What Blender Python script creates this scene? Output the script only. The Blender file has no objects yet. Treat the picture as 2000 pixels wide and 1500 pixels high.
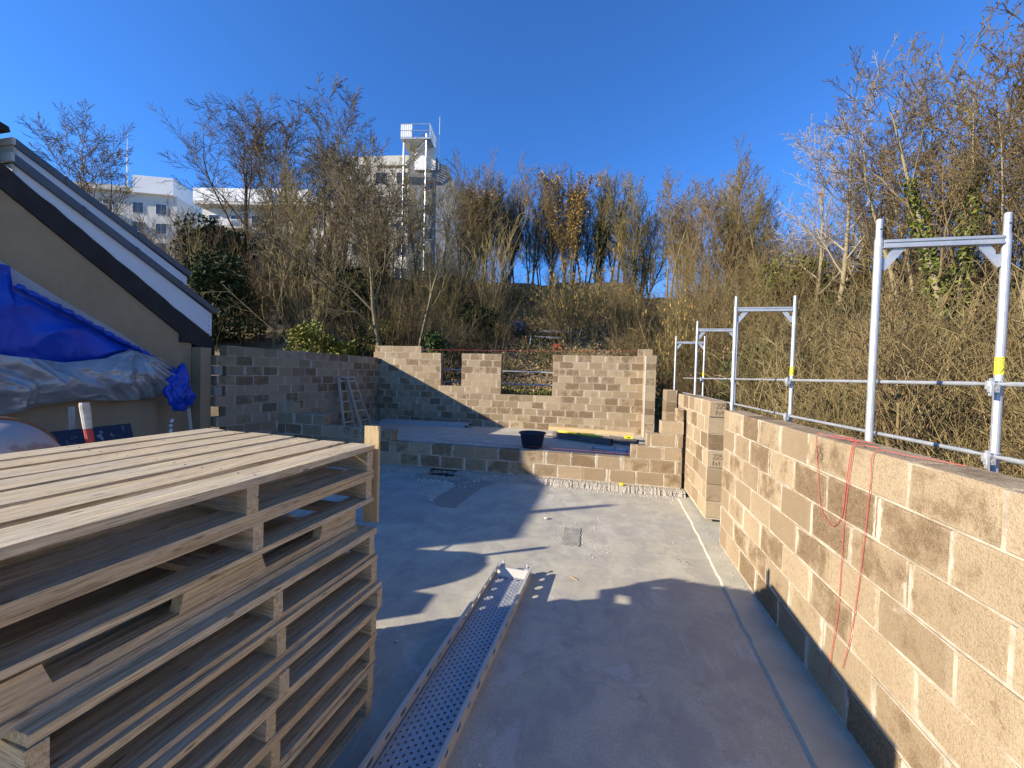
import bpy, bmesh, math, random
import numpy as np
from mathutils import Vector, Matrix

scene = bpy.context.scene
COL = scene.collection
R = math.radians
rnd = random.Random(7)

# ------------------------------------------------------------------ camera
def setup_camera():
    yaw, pitch, roll = -0.2293, 0.0249, 0.027
    right0 = Vector((math.cos(yaw), -math.sin(yaw), 0))
    fwd0 = Vector((math.sin(yaw), math.cos(yaw), 0))
    up0 = Vector((0, 0, 1))
    fwd = fwd0 * math.cos(pitch) - up0 * math.sin(pitch)
    up1 = fwd0 * math.sin(pitch) + up0 * math.cos(pitch)
    rt = right0 * math.cos(roll) + up1 * math.sin(roll)
    up = up1 * math.cos(roll) - right0 * math.sin(roll)
    m = Matrix((rt, up, -fwd)).transposed().to_4x4()
    m.translation = Vector((0, 0, 2.17))
    cam = bpy.data.cameras.new('camera')
    o = bpy.data.objects.new('camera', cam)
    COL.objects.link(o)
    o.matrix_world = m
    cam.sensor_width = 36
    cam.lens = 778.7 / 2000 * 36
    cam.clip_start = 0.05
    cam.clip_end = 3000
    scene.camera = o
setup_camera()

# ------------------------------------------------------------------ light
SUN = Vector((-1.0, -0.60, 0.465)).normalized()
def setup_light():
    w = bpy.data.worlds.new('World')
    scene.world = w
    w.use_nodes = True
    nt = w.node_tree
    bg = nt.nodes['Background']
    sky = nt.nodes.new('ShaderNodeTexSky')
    sky.sky_type = 'NISHITA'
    sky.sun_disc = False
    sky.sun_elevation = math.asin(SUN.z)
    sky.sun_rotation = math.atan2(SUN.x, SUN.y)
    sky.altitude = 400
    sky.air_density = 1.0
    sky.dust_density = 0.0
    sky.ozone_density = 4.0
    tint = nt.nodes.new('ShaderNodeMix'); tint.data_type = 'RGBA'; tint.blend_type = 'MULTIPLY'
    tint.inputs[0].default_value = 1.0
    tint.inputs[7].default_value = (0.48, 0.94, 1.50, 1)
    nt.links.new(sky.outputs[0], tint.inputs[6])
    nt.links.new(tint.outputs[2], bg.inputs[0])
    bg.inputs[1].default_value = 0.092
    l = bpy.data.lights.new('sun', 'SUN')
    l.energy = 5.0
    l.angle = R(0.53)
    l.color = (1.0, 0.90, 0.75)
    o = bpy.data.objects.new('sun', l)
    COL.objects.link(o)
    o.rotation_euler = (-SUN).to_track_quat('-Z', 'Y').to_euler()
    o.location = (-20, -12, 20)
setup_light()
vs = scene.view_settings
vs.view_transform = 'Standard'
vs.look = 'None'
vs.exposure = 0.95
vs.gamma = 1.0
vs.use_curve_mapping = False
scene.cycles.max_bounces = 6
scene.cycles.diffuse_bounces = 3
scene.cycles.transparent_max_bounces = 6

# ------------------------------------------------------------------ helpers
class MB:
    """collects polygons of one mesh"""
    def __init__(self):
        self.v = []; self.f = []; self.mi = []
    def add(self, vs_, fs, mi=0):
        n = len(self.v)
        self.v.extend([tuple(p) for p in vs_])
        for f in fs:
            self.f.append(tuple(i + n for i in f)); self.mi.append(mi)
        return self
    def box(self, a, b, mi=0, m=None):
        x0, y0, z0 = a; x1, y1, z1 = b
        vs_ = [Vector(p) for p in ((x0,y0,z0),(x1,y0,z0),(x1,y1,z0),(x0,y1,z0),(x0,y0,z1),(x1,y0,z1),(x1,y1,z1),(x0,y1,z1))]
        if m is not None: vs_ = [m @ p for p in vs_]
        return self.add(vs_, [(0,3,2,1),(4,5,6,7),(0,1,5,4),(1,2,6,5),(2,3,7,6),(3,0,4,7)], mi)
    def tube(self, pts, r, k=8, mi=0, cap=True):
        pts = [Vector(p) for p in pts]
        n = len(pts)
        rs = r if isinstance(r, (list, tuple)) else [r] * n
        vs_ = []; fs = []
        ref = None
        for i, p in enumerate(pts):
            d = (pts[min(i+1, n-1)] - pts[max(i-1, 0)]).normalized()
            if ref is None:
                ref = Vector((0,0,1)) if abs(d.z) < 0.9 else Vector((1,0,0))
            a = d.cross(ref).normalized(); b = d.cross(a).normalized()
            ref = b.cross(d) * -1 if False else ref
            for j in range(k):
                t = 2*math.pi*j/k
                vs_.append(p + (a*math.cos(t) + b*math.sin(t))*rs[i])
        for i in range(n-1):
            for j in range(k):
                j2 = (j+1) % k
                fs.append((i*k+j, i*k+j2, (i+1)*k+j2, (i+1)*k+j))
        if cap:
            fs.append(tuple(range(k))[::-1]); fs.append(tuple((n-1)*k+j for j in range(k)))
        return self.add(vs_, fs, mi)
    def lathe(self, prof, k=24, mi=0, m=None):
        vs_ = []; fs = []
        n = len(prof)
        for (r, z) in prof:
            for j in range(k):
                t = 2*math.pi*j/k
                p = Vector((r*math.cos(t), r*math.sin(t), z))
                vs_.append(m @ p if m is not None else p)
        for i in range(n-1):
            for j in range(k):
                j2 = (j+1) % k
                fs.append((i*k+j, i*k+j2, (i+1)*k+j2, (i+1)*k+j))
        return self.add(vs_, fs, mi)
    def prism(self, poly, ext, mi=0):
        """poly: list of 3-D points, ext: extrusion vector"""
        ext = Vector(ext); a = [Vector(p) for p in poly]; n = len(a)
        vs_ = a + [p + ext for p in a]
        fs = [tuple(range(n))[::-1], tuple(range(n, 2*n))]
        for i in range(n):
            j = (i+1) % n
            fs.append((i, j, n+j, n+i))
        return self.add(vs_, fs, mi)
    def mesh(self, name, mats, smooth=False):
        me = bpy.data.meshes.new(name)
        me.from_pydata(self.v, [], self.f)
        if not isinstance(mats, (list, tuple)): mats = [mats]
        for m in mats: me.materials.append(m)
        if len(mats) > 1: me.polygons.foreach_set('material_index', self.mi)
        if smooth: me.polygons.foreach_set('use_smooth', [True]*len(me.polygons))
        me.update()
        bm = bmesh.new(); bm.from_mesh(me); bmesh.ops.recalc_face_normals(bm, faces=bm.faces); bm.to_mesh(me); bm.free()
        return me
    def obj(self, name, mats, parent=None, smooth=False):
        return link(name, self.mesh(name, mats, smooth), parent)

def link(name, me, parent=None, loc=None, rot=None):
    o = bpy.data.objects.new(name, me)
    COL.objects.link(o)
    if parent is not None: o.parent = parent
    if loc is not None: o.location = loc
    if rot is not None: o.rotation_euler = rot
    return o

def tag(o, label=None, cat=None, group=None, kind=None):
    if label: o['label'] = label
    if cat: o['category'] = cat
    if group: o['group'] = group
    if kind: o['kind'] = kind
    return o

def thing(name, label, cat, loc=(0,0,0), rz=0.0, group=None):
    o = bpy.data.objects.new(name, None)
    COL.objects.link(o)
    o.empty_display_size = 0.2
    o.location = loc; o.rotation_euler = (0, 0, rz)
    return tag(o, label, cat, group)

def copy_tree(o, parent=None):
    c = o.copy(); COL.objects.link(c)
    if parent is not None: c.parent = parent
    for ch in list(o.children): copy_tree(ch, c)
    return c

# ------------------------------------------------------------------ materials
def mat(name, build):
    m = bpy.data.materials.new(name)
    m.use_nodes = True
    nt = m.node_tree
    b = nt.nodes['Principled BSDF']
    build(nt, b)
    return m
class N:
    def __init__(s, nt): s.nt = nt
    def new(s, t, **kw):
        n = s.nt.nodes.new(t)
        for k, v in kw.items(): setattr(n, k, v)
        return n
    def link(s, a, b): s.nt.links.new(a, b)
    def coord(s, which='Object', scale=(1,1,1), rand=False):
        tc = s.new('ShaderNodeTexCoord')
        mp = s.new('ShaderNodeMapping')
        mp.inputs['Scale'].default_value = scale
        src = tc.outputs[which]
        if rand:
            oi = s.new('ShaderNodeObjectInfo')
            mu = s.new('ShaderNodeVectorMath', operation='MULTIPLY_ADD')
            cx = s.new('ShaderNodeCombineXYZ')
            s.link(oi.outputs['Random'], cx.inputs[0]); s.link(oi.outputs['Random'], cx.inputs[2])
            m2 = s.new('ShaderNodeVectorMath', operation='SCALE'); m2.inputs['Scale'].default_value = 37.0
            s.link(cx.outputs[0], m2.inputs[0])
            ad = s.new('ShaderNodeVectorMath', operation='ADD')
            s.link(src, ad.inputs[0]); s.link(m2.outputs[0], ad.inputs[1])
            src = ad.outputs[0]
        s.link(src, mp.inputs[0])
        return mp.outputs[0]
    def noise(s, vec, scale, detail=4, rough=0.55, dist=0.0):
        n = s.new('ShaderNodeTexNoise')
        n.inputs['Scale'].default_value = scale
        n.inputs['Detail'].default_value = detail
        n.inputs['Roughness'].default_value = rough
        n.inputs['Distortion'].default_value = dist
        if vec is not None: s.link(vec, n.inputs['Vector'])
        return n.outputs['Fac']
    def voro(s, vec, scale, feature='F1', out='Distance'):
        n = s.new('ShaderNodeTexVoronoi', feature=feature)
        n.inputs['Scale'].default_value = scale
        s.link(vec, n.inputs['Vector'])
        return n.outputs[out]
    def ramp(s, fac, stops, interp='LINEAR'):
        n = s.new('ShaderNodeValToRGB')
        n.color_ramp.interpolation = interp
        el = n.color_ramp.elements
        while len(el) < len(stops): el.new(0.5)
        for e, (p, c) in zip(el, stops):
            e.position = p
            e.color = (c, c, c, 1) if not isinstance(c, (tuple, list)) else (c[0], c[1], c[2], 1)
        s.link(fac, n.inputs[0])
        return n.outputs[0]
    def mix(s, fac, a, b, mode='MIX'):
        n = s.new('ShaderNodeMix', data_type='RGBA', blend_type=mode)
        for i, v in ((0, fac), (6, a), (7, b)):
            if isinstance(v, (int, float)): n.inputs[i].default_value = v
            elif isinstance(v, (tuple, list)): n.inputs[i].default_value = (v[0], v[1], v[2], 1)
            else: s.link(v, n.inputs[i])
        return n.outputs[2]
    def math(s, op, a, b=None, c=None, clamp=False):
        n = s.new('ShaderNodeMath', operation=op, use_clamp=clamp)
        for i, v in enumerate((a, b, c)):
            if v is None: continue
            if isinstance(v, (int, float)): n.inputs[i].default_value = v
            else: s.link(v, n.inputs[i])
        return n.outputs[0]
    def bump(s, h, strength, dist, b):
        n = s.new('ShaderNodeBump')
        n.inputs['Strength'].default_value = strength
        n.inputs['Distance'].default_value = dist
        s.link(h, n.inputs['Height'])
        s.link(n.outputs[0], b.inputs['Normal'])
    def rand(s):
        return s.new('ShaderNodeObjectInfo').outputs['Random']

def m_block(nt, b):
    n = N(nt)
    tc = n.new('ShaderNodeTexCoord')
    sp = n.new('ShaderNodeSeparateXYZ'); n.link(tc.outputs['Generated'], sp.inputs[0])
    ax, ay, az = [n.math('ABSOLUTE', n.math('MULTIPLY_ADD', sp.outputs[i], 2.0, -1.0)) for i in range(3)]
    ns = n.new('ShaderNodeSeparateXYZ'); n.link(tc.outputs['Normal'], ns.inputs[0])
    fx, fy, fz = [n.math('SUBTRACT', 1.0, n.math('ABSOLUTE', ns.outputs[i]), clamp=True) for i in range(3)]
    ex, ey, ez = n.math('MULTIPLY', ax, fx), n.math('MULTIPLY', ay, fy), n.math('MULTIPLY', az, fz)
    edge = n.math('SMOOTH_MAX', n.math('SMOOTH_MAX', ex, ez, 0.25), ey, 0.25)
    v = n.coord('Object', rand=True)
    rn = n.rand()
    r2 = n.math('FRACT', n.math('MULTIPLY', rn, 17.31))
    r3 = n.math('FRACT', n.math('MULTIPLY', rn, 41.7))
    r4 = n.math('FRACT', n.math('MULTIPLY', rn, 91.3))
    wob = n.noise(v, 5.5, 6, 0.68, 0.0)
    big = n.noise(v, 2.0, 3)
    # coarse broken skin: irregular patches, whole blocks or none of it
    field = n.math('ADD', n.math('MULTIPLY', wob, 1.25), n.math('MULTIPLY', n.math('POWER', edge, 3.0), 0.14))
    thr = n.math('MULTIPLY_ADD', n.math('POWER', r2, 1.2), 0.74, 0.21)
    fine = n.noise(v, 120, 3, 0.75)
    grain = n.noise(v, 55, 5, 0.75)
    grit = n.voro(v, 115)
    dark = n.ramp(n.math('ADD', n.math('ADD', n.math('SUBTRACT', thr, field), n.math('MULTIPLY', grain, 0.9)), 0.05), [(0.44, 0.0), (0.62, 1.0)])
    tan = n.mix(n.ramp(big, [(0.3, 0.0), (0.7, 1.0)]), (0.45, 0.347, 0.218), (0.365, 0.275, 0.168))
    tan = n.mix(n.ramp(r3, [(0.35, 0.0), (1.0, 0.85)]), tan, (0.262, 0.190, 0.112))
    tan = n.mix(n.ramp(grain, [(0.38, 0.45), (0.52, 0.0)]), tan, (0.235, 0.16, 0.085))
    brown = n.mix(n.ramp(grain, [(0.40, 0.0), (0.60, 1.0)]), (0.115, 0.074, 0.040), (0.235, 0.160, 0.088))
    speck = n.ramp(grit, [(0.16, 1.0), (0.36, 0.0)])
    brown = n.mix(n.math('MULTIPLY', speck, 0.7), brown, (0.40, 0.30, 0.175))
    c = n.mix(n.math('MULTIPLY', dark, 0.9), tan, brown)
    c = n.mix(n.ramp(fine, [(0.34, 0.5), (0.46, 0.0)]), c, (0.135, 0.09, 0.05))
    # mortar smears along the joints, mostly the upright ones
    sm = n.noise(n.coord('Object', (16, 16, 5), rand=True), 1.6, 6, 0.7, 0.4)
    side = n.ramp(ex, [(0.72, 0.0), (0.97, 0.40)])
    smear = n.ramp(n.math('ADD', n.math('ADD', sm, side), n.math('MULTIPLY', r4, 0.20)), [(0.80, 0.0), (0.94, 0.85)])
    sgn = n.math('GREATER_THAN', sp.outputs[0], 0.5)
    r5 = n.math('FRACT', n.math('ADD', n.math('MULTIPLY', rn, 233.7), n.math('MULTIPLY', sgn, 0.37)))
    gate = n.ramp(r5, [(0.52, 0.06), (0.66, 1.0)])
    smear = n.math('MULTIPLY', n.math('MULTIPLY', smear, gate), n.ramp(ex, [(0.66, 0.0), (0.84, 1.0)]))
    c = n.mix(smear, c, (0.60, 0.53, 0.41))
    sm2 = n.noise(n.coord('Object', (5, 5, 18), rand=True), 2.2, 6, 0.7, 0.3)
    bed = n.math('MULTIPLY', n.ramp(sm2, [(0.50, 0.0), (0.66, 0.7)]), n.ramp(ez, [(0.84, 0.0), (0.97, 1.0)]))
    c = n.mix(bed, c, (0.50, 0.43, 0.32))
    chalk = n.ramp(n.noise(v, 7.0, 6, 0.72, 0.4), [(0.66, 0.0), (0.76, 0.6)])
    c = n.mix(chalk, c, (0.50, 0.45, 0.37))
    n.link(c, b.inputs['Base Color'])
    b.inputs['Roughness'].default_value = 0.95
    b.inputs['Specular IOR Level'].default_value = 0.2
    h = n.math('ADD', n.math('MULTIPLY', grit, 0.7), n.math('MULTIPLY', fine, 0.8))
    h = n.math('ADD', h, n.math('MULTIPLY', grain, 1.2))
    n.bump(h, 0.6, 0.007, b)
BLOCK = mat('pumice_block', m_block)

def m_mortar(nt, b):
    n = N(nt); v = n.coord('Object')
    c = n.mix(n.ramp(n.noise(v, 5, 6, 0.7), [(0.35, 0.0), (0.62, 1.0)]), (0.30, 0.235, 0.155), (0.56, 0.48, 0.36))
    n.link(c, b.inputs['Base Color'])
    b.inputs['Roughness'].default_value = 0.95
    n.bump(n.noise(v, 60, 5, 0.7), 0.7, 0.008, b)
MORTAR = mat('mortar', m_mortar)

def m_concrete(nt, b):
    n = N(nt); v = n.coord('Object')
    big = n.noise(v, 0.55, 6, 0.6, 0.4)
    mid = n.noise(v, 3.0, 6, 0.65, 0.5)
    st = n.noise(n.coord('Object', (3.2, 0.8, 1)), 2.5, 5, 0.7, 0.8)
    fine = n.noise(v, 70, 4, 0.7)
    c = n.ramp(big, [(0.28, (0.39, 0.358, 0.264)), (0.5, (0.468, 0.436, 0.325)), (0.72, (0.522, 0.492, 0.375))])
    c = n.mix(n.ramp(mid, [(0.40, 0.75), (0.60, 0.0)]), c, (0.33, 0.305, 0.26))
    c = n.mix(n.ramp(st, [(0.55, 0.0), (0.75, 0.5)]), c, (0.57, 0.53, 0.46))
    pale = n.ramp(n.noise(v, 1.4, 7, 0.7, 1.2), [(0.56, 0.0), (0.64, 0.45)])
    c = n.mix(pale, c, (0.58, 0.55, 0.495))
    dark = n.ramp(n.noise(v, 2.1, 8, 0.72, 0.3), [(0.56, 0.0), (0.68, 0.55)])
    c = n.mix(dark, c, (0.27, 0.25, 0.22))
    drop = n.ramp(n.voro(v, 21.0), [(0.05, 0.55), (0.10, 0.0)])
    c = n.mix(n.math('MULTIPLY', drop, n.ramp(n.noise(v, 1.1, 4), [(0.46, 0.0), (0.56, 1.0)])), c, (0.62, 0.60, 0.54))
    spots = n.ramp(n.voro(v, 9.0), [(0.03, 0.8), (0.075, 0.0)])
    c = n.mix(spots, c, (0.24, 0.215, 0.185))
    c = n.mix(n.ramp(fine, [(0.34, 0.55), (0.52, 0.0)]), c, (0.27, 0.24, 0.20))
    sw = n.noise(n.coord('Object', (0.6, 5.0, 1)), 3.0, 6, 0.75, 1.5)
    c = n.mix(n.ramp(sw, [(0.60, 0.0), (0.72, 0.35)]), c, (0.62, 0.585, 0.50))
    cv = n.new('ShaderNodeTexVoronoi', feature='DISTANCE_TO_EDGE'); cv.inputs['Scale'].default_value = 0.55
    wv = n.new('ShaderNodeVectorMath', operation='ADD'); nz = n.new('ShaderNodeTexNoise'); nz.inputs['Scale'].default_value = 1.8; nz.inputs['Detail'].default_value = 6
    n.link(v, nz.inputs['Vector']); n.link(v, wv.inputs[0]); n.link(nz.outputs['Color'], wv.inputs[1]); n.link(wv.outputs[0], cv.inputs['Vector'])
    crack = n.math('MULTIPLY', n.ramp(cv.outputs['Distance'], [(0.0, 0.7), (0.004, 0.0)]), n.ramp(big, [(0.45, 0.0), (0.6, 1.0)]))
    c = n.mix(crack, c, (0.16, 0.145, 0.12))
    n.link(c, b.inputs['Base Color'])
    n.link(n.ramp(mid, [(0.3, 0.72), (0.7, 0.93)]), b.inputs['Roughness'])
    h = n.math('ADD', n.math('MULTIPLY', mid, 1.2), n.math('MULTIPLY', fine, 0.25))
    n.bump(h, 0.35, 0.01, b)
CONCRETE = mat('concrete', m_concrete)

def m_rough(nt, b):
    n = N(nt); v = n.coord('Object')
    a = n.noise(v, 14, 6, 0.7); sp = n.voro(v, 38)
    c = n.mix(a, (0.26, 0.225, 0.175), (0.50, 0.455, 0.375))
    c = n.mix(n.ramp(sp, [(0.16, 0.75), (0.3, 0.0)]), c, (0.20, 0.165, 0.125))
    n.link(c, b.inputs['Base Color']); b.inputs['Roughness'].default_value = 0.95
    n.bump(n.math('ADD', a, sp), 1.0, 0.02, b)
ROUGH = mat('rough_mortar', m_rough)

def m_mud(nt, b):
    n = N(nt); v = n.coord('Object')
    a = n.noise(v, 8, 6, 0.7)
    n.link(n.mix(a, (0.19, 0.155, 0.115), (0.36, 0.31, 0.245)), b.inputs['Base Color']); b.inputs['Roughness'].default_value = 0.85
    n.bump(a, 0.8, 0.02, b)
MUD = mat('dried_mud', m_mud)

def m_wood(dark, light, grey, wear=0.5):
    def f(nt, b):
        n = N(nt)
        v = n.coord('Object', (1.3, 34, 34), rand=True)
        v2 = n.coord('Object', (1, 5, 5), rand=True)
        g = n.noise(v, 2.2, 6, 0.65, 0.9)
        fine = n.noise(v, 9.0, 4, 0.7)
        big = n.noise(v2, 2.2, 4, 0.6)
        rn = n.rand(); r2 = n.math('FRACT', n.math('MULTIPLY', rn, 13.7))
        c = n.mix(n.ramp(g, [(0.38, 0.0), (0.60, 1.0)]), dark, light)
        c = n.mix(n.math('MULTIPLY', n.ramp(big, [(0.40, 0.0), (0.66, 1.0)]), wear), c, grey)
        c = n.mix(n.math('MULTIPLY', r2, 0.45), c, tuple(x*y*0.62 for x, y in zip(light, (1.0, 0.9, 0.8))))
        c = n.mix(n.ramp(fine, [(0.34, 0.75), (0.47, 0.0)]), c, tuple(x*0.32 for x in dark))
        st = n.noise(n.coord('Object', (0.9, 14, 14), rand=True), 2.0, 7, 0.75)
        c = n.mix(n.ramp(st, [(0.56, 0.0), (0.70, 0.6)]), c, (0.085, 0.07, 0.055))
        kn = n.ramp(n.voro(n.coord('Object', (2.4, 9, 9), rand=True), 1.9), [(0.05, 0.75), (0.13, 0.0)])
        c = n.mix(kn, c, (0.09, 0.05, 0.025))
        n.link(c, b.inputs['Base Color'])
        b.inputs['Roughness'].default_value = 0.85
        b.inputs['Specular IOR Level'].default_value = 0.25
        n.bump(n.math('ADD', g, n.math('MULTIPLY', fine, 0.6)), 0.6, 0.004, b)
    return f
PALLET = mat('weathered_pallet_wood', m_wood((0.33, 0.235, 0.125), (0.76, 0.61, 0.37), (0.50, 0.44, 0.34), 0.7))
FRESH = mat('fresh_pine', m_wood((0.52, 0.36, 0.17), (0.66, 0.50, 0.27), (0.60, 0.47, 0.27), 0.3))
OLDWOOD = mat('old_ladder_wood', m_wood((0.44, 0.35, 0.25), (0.62, 0.52, 0.39), (0.58, 0.54, 0.47), 0.6))
CHIP = mat('splinter_wood', m_wood((0.42, 0.28, 0.12), (0.60, 0.44, 0.22), (0.5, 0.4, 0.25), 0.3))

def m_galv(tint=1.0):
    def f(nt, b):
        n = N(nt); v = n.coord('Object', rand=True)
        a = n.noise(v, 7, 5, 0.6); s = n.voro(v, 60, out='Color')
        c = n.mix(a, (0.42*tint, 0.435*tint, 0.45*tint), (0.68*tint, 0.69*tint, 0.69*tint))
        c = n.mix(0.12, c, s, 'MULTIPLY')
        c = n.mix(n.ramp(n.noise(v, 16, 6, 0.7), [(0.62, 0.0), (0.72, 0.5)]), c, (0.72, 0.70, 0.65))
        n.link(c, b.inputs['Base Color'])
        b.inputs['Metallic'].default_value = 0.55
        n.link(n.ramp(a, [(0.3, 0.38), (0.7, 0.58)]), b.inputs['Roughness'])
        n.bump(a, 0.12, 0.003, b)
    return f
GALV = mat('galvanised_steel', m_galv(1.0))
GALVD = mat('dull_steel_deck', m_galv(0.85))
def m_alu(nt, b):
    n = N(nt); v = n.coord('Object', (12, 1, 12))
    a = n.noise(v, 6, 5, 0.65)
    c = n.mix(a, (0.48, 0.45, 0.38), (0.70, 0.66, 0.57))
    n.link(c, b.inputs['Base Color']); b.inputs['Metallic'].default_value = 0.35
    b.inputs['Roughness'].default_value = 0.55
    n.bump(a, 0.15, 0.003, b)
ALU = mat('dusty_rail_steel', m_alu)

def m_simple(c1, c2, scale=5.0, rough=0.7, metal=0.0, bump=0.0, spec=0.4, rand=False):
    def f(nt, b):
        n = N(nt); v = n.coord('Object', rand=rand)
        a = n.noise(v, scale, 5, 0.6)
        n.link(n.mix(n.ramp(a, [(0.3, 0.0), (0.7, 1.0)]), c1, c2), b.inputs['Base Color'])
        b.inputs['Roughness'].default_value = rough; b.inputs['Metallic'].default_value = metal
        b.inputs['Specular IOR Level'].default_value = spec
        if bump: n.bump(a, bump, 0.02, b)
    return f
def sm(name, *a, **k): return mat(name, m_simple(*a, **k))
def m_plaster(nt, b):
    n = N(nt); v = n.coord('Object')
    a = n.noise(v, 1.4, 6, 0.65, 0.5); f = n.noise(v, 90, 3, 0.7); s = n.noise(n.coord('Object', (1, 5, 0.7)), 1.8, 5, 0.7)
    c = n.mix(n.ramp(a, [(0.3, 0.0), (0.7, 1.0)]), (0.34, 0.235, 0.125), (0.43, 0.30, 0.165))
    c = n.mix(n.ramp(s, [(0.55, 0.0), (0.75, 0.4)]), c, (0.26, 0.18, 0.10))
    c = n.mix(n.ramp(f, [(0.35, 0.3), (0.5, 0.0)]), c, (0.20, 0.15, 0.09))
    n.link(c, b.inputs['Base Color']); b.inputs['Roughness'].default_value = 0.95
    n.bump(n.math('ADD', f, n.math('MULTIPLY', a, 2.0)), 0.45, 0.006, b)
PLASTER = mat('tan_plaster', m_plaster)
FASCIA_W = sm('white_fascia', (0.66, 0.66, 0.65), (0.74, 0.74, 0.73), 1.5, 0.5)
FASCIA_G = sm('anthracite_sheet', (0.085, 0.09, 0.10), (0.12, 0.125, 0.135), 2.0, 0.45)
DARK_BROWN = sm('dark_brown', (0.028, 0.022, 0.019), (0.045, 0.036, 0.03), 3.0, 0.9, bump=0.3)
FLASH = sm('grey_flashing', (0.38, 0.36, 0.36), (0.47, 0.45, 0.44), 2.0, 0.75)
TARP_B = sm('blue_tarp', (0.002, 0.040, 0.36), (0.004, 0.065, 0.52), 2.5, 0.38, spec=0.5, bump=0.25)
TARP_S = sm('silver_tarp', (0.30, 0.295, 0.285), (0.44, 0.43, 0.41), 2.5, 0.34, 0.35, spec=0.5, bump=0.2)
RED_CORD = sm('red_cord', (0.42, 0.06, 0.05), (0.52, 0.10, 0.08), 20, 0.7)
LEDGE = sm('ledge_concrete', (0.38, 0.35, 0.26), (0.50, 0.465, 0.36), 3.5, 0.9, bump=0.3)
YELLOW = sm('yellow_plastic', (0.75, 0.62, 0.02), (0.8, 0.68, 0.05), 5, 0.45)
RED = sm('red_paint', (0.36, 0.04, 0.03), (0.48, 0.07, 0.05), 9, 0.6)
INK = sm('dark_ink', (0.03, 0.035, 0.06), (0.05, 0.055, 0.08), 5, 0.6)
PENCIL = sm('pencil_line', (0.14, 0.11, 0.08), (0.18, 0.14, 0.10), 9, 0.9)
WHITEPL = sm('white_plastic', (0.70, 0.69, 0.66), (0.78, 0.77, 0.74), 5, 0.5)
BLACKST = sm('black_steel', (0.012, 0.012, 0.013), (0.03, 0.028, 0.027), 6, 0.6)
BROWNST = sm('brown_profile', (0.10, 0.082, 0.066), (0.16, 0.13, 0.105), 6, 0.7)
STONE = sm('loose_stone', (0.42, 0.39, 0.34), (0.60, 0.56, 0.50), 20, 0.9, rand=True)
GROUNDM = sm('leaf_litter', (0.12, 0.088, 0.047), (0.24, 0.18, 0.10), 1.6, 0.95, bump=1.0)
WINDOWG = sm('window_glass', (0.03, 0.035, 0.045), (0.06, 0.07, 0.09), 1.0, 0.12, spec=0.6)
RENDERW = sm('white_render', (0.72, 0.71, 0.69), (0.80, 0.79, 0.77), 0.5, 0.85)
RENDERG = sm('beige_render', (0.50, 0.48, 0.43), (0.60, 0.575, 0.52), 0.5, 0.85)
RENDERC = sm('cream_render', (0.50, 0.46, 0.38), (0.58, 0.54, 0.45), 0.5, 0.85)
def m_slate(nt, b):
    n = N(nt)
    v = n.coord('Object')
    br = n.new('ShaderNodeTexBrick'); br.inputs['Scale'].default_value = 1.5
    n.link(v, br.inputs['Vector'])
    br.inputs['Color1'].default_value = (0.13, 0.14, 0.155, 1); br.inputs['Color2'].default_value = (0.19, 0.20, 0.215, 1); br.inputs['Mortar'].default_value = (0.08, 0.085, 0.09, 1)
    n.link(br.outputs[0], b.inputs['Base Color']); b.inputs['Roughness'].default_value = 0.6
SLATE = mat('slate_cladding', m_slate)
def m_splat(base, splash, amt, scale=9.0, rough=0.6):
    def f(nt, b):
        n = N(nt); v = n.coord('Object')
        a = n.noise(v, scale, 6, 0.7, 0.5)
        n.link(n.mix(n.ramp(a, [(amt, 0.0), (amt+0.08, 0.85)]), base, splash), b.inputs['Base Color'])
        b.inputs['Roughness'].default_value = rough
        n.bump(a, 0.3, 0.01, b)
    return f
TUB = mat('navy_tub_plastic', m_splat((0.014, 0.017, 0.032), (0.24, 0.25, 0.28), 0.56))
TUBB = mat('black_tub_plastic', m_splat((0.018, 0.021, 0.032), (0.20, 0.21, 0.24), 0.64, 16))
DRUM = mat('mixer_drum_paint', m_splat((0.44, 0.365, 0.31), (0.30, 0.19, 0.13), 0.56, 6))
RUST = mat('rusty_ring', m_splat((0.22, 0.11, 0.055), (0.40, 0.33, 0.26), 0.60, 9))

def m_bark(c1, c2):
    def f(nt, b):
        n = N(nt); v = n.coord('Object', (6, 6, 1.6))
        a = n.noise(v, 3.0, 4, 0.7); a2 = n.noise(n.coord('Object'), 0.5, 2)
        c = n.mix(a, c1, c2)
        c = n.mix(n.math('MULTIPLY', a2, 0.5), c, (0.16, 0.15, 0.055))
        n.link(c, b.inputs['Base Color']); b.inputs['Roughness'].default_value = 0.9
        b.inputs['Specular IOR Level'].default_value = 0.2
    return f
BARK_PALE = mat('pale_bark', m_bark((0.21, 0.165, 0.095), (0.34, 0.275, 0.165)))
BARK_DARK = mat('dark_bark', m_bark((0.060, 0.045, 0.030), (0.11, 0.085, 0.055)))
BARK_MID = mat('grey_bark', m_bark((0.12, 0.095, 0.055), (0.20, 0.16, 0.09)))
def m_twig(c1, c2):
    def f(nt, b):
        n = N(nt)
        a = n.noise(n.coord('Object'), 1.3, 3)
        n.link(n.mix(n.ramp(a, [(0.35, 0.0), (0.65, 1.0)]), c1, c2), b.inputs['Base Color'])
        b.inputs['Roughness'].default_value = 0.85; b.inputs['Specular IOR Level'].default_value = 0.15
    return f
TWIG_D = mat('dark_twigs', m_twig((0.085, 0.06, 0.033), (0.145, 0.105, 0.055)))
TWIG_M = mat('olive_twigs', m_twig((0.165, 0.128, 0.05), (0.265, 0.21, 0.09)))
TWIG_B = mat('brown_twigs', m_twig((0.145, 0.102, 0.046), (0.235, 0.172, 0.082)))
TWIG_Y = mat('straw_stems', m_twig((0.26, 0.20, 0.085), (0.38, 0.30, 0.15)))
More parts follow.
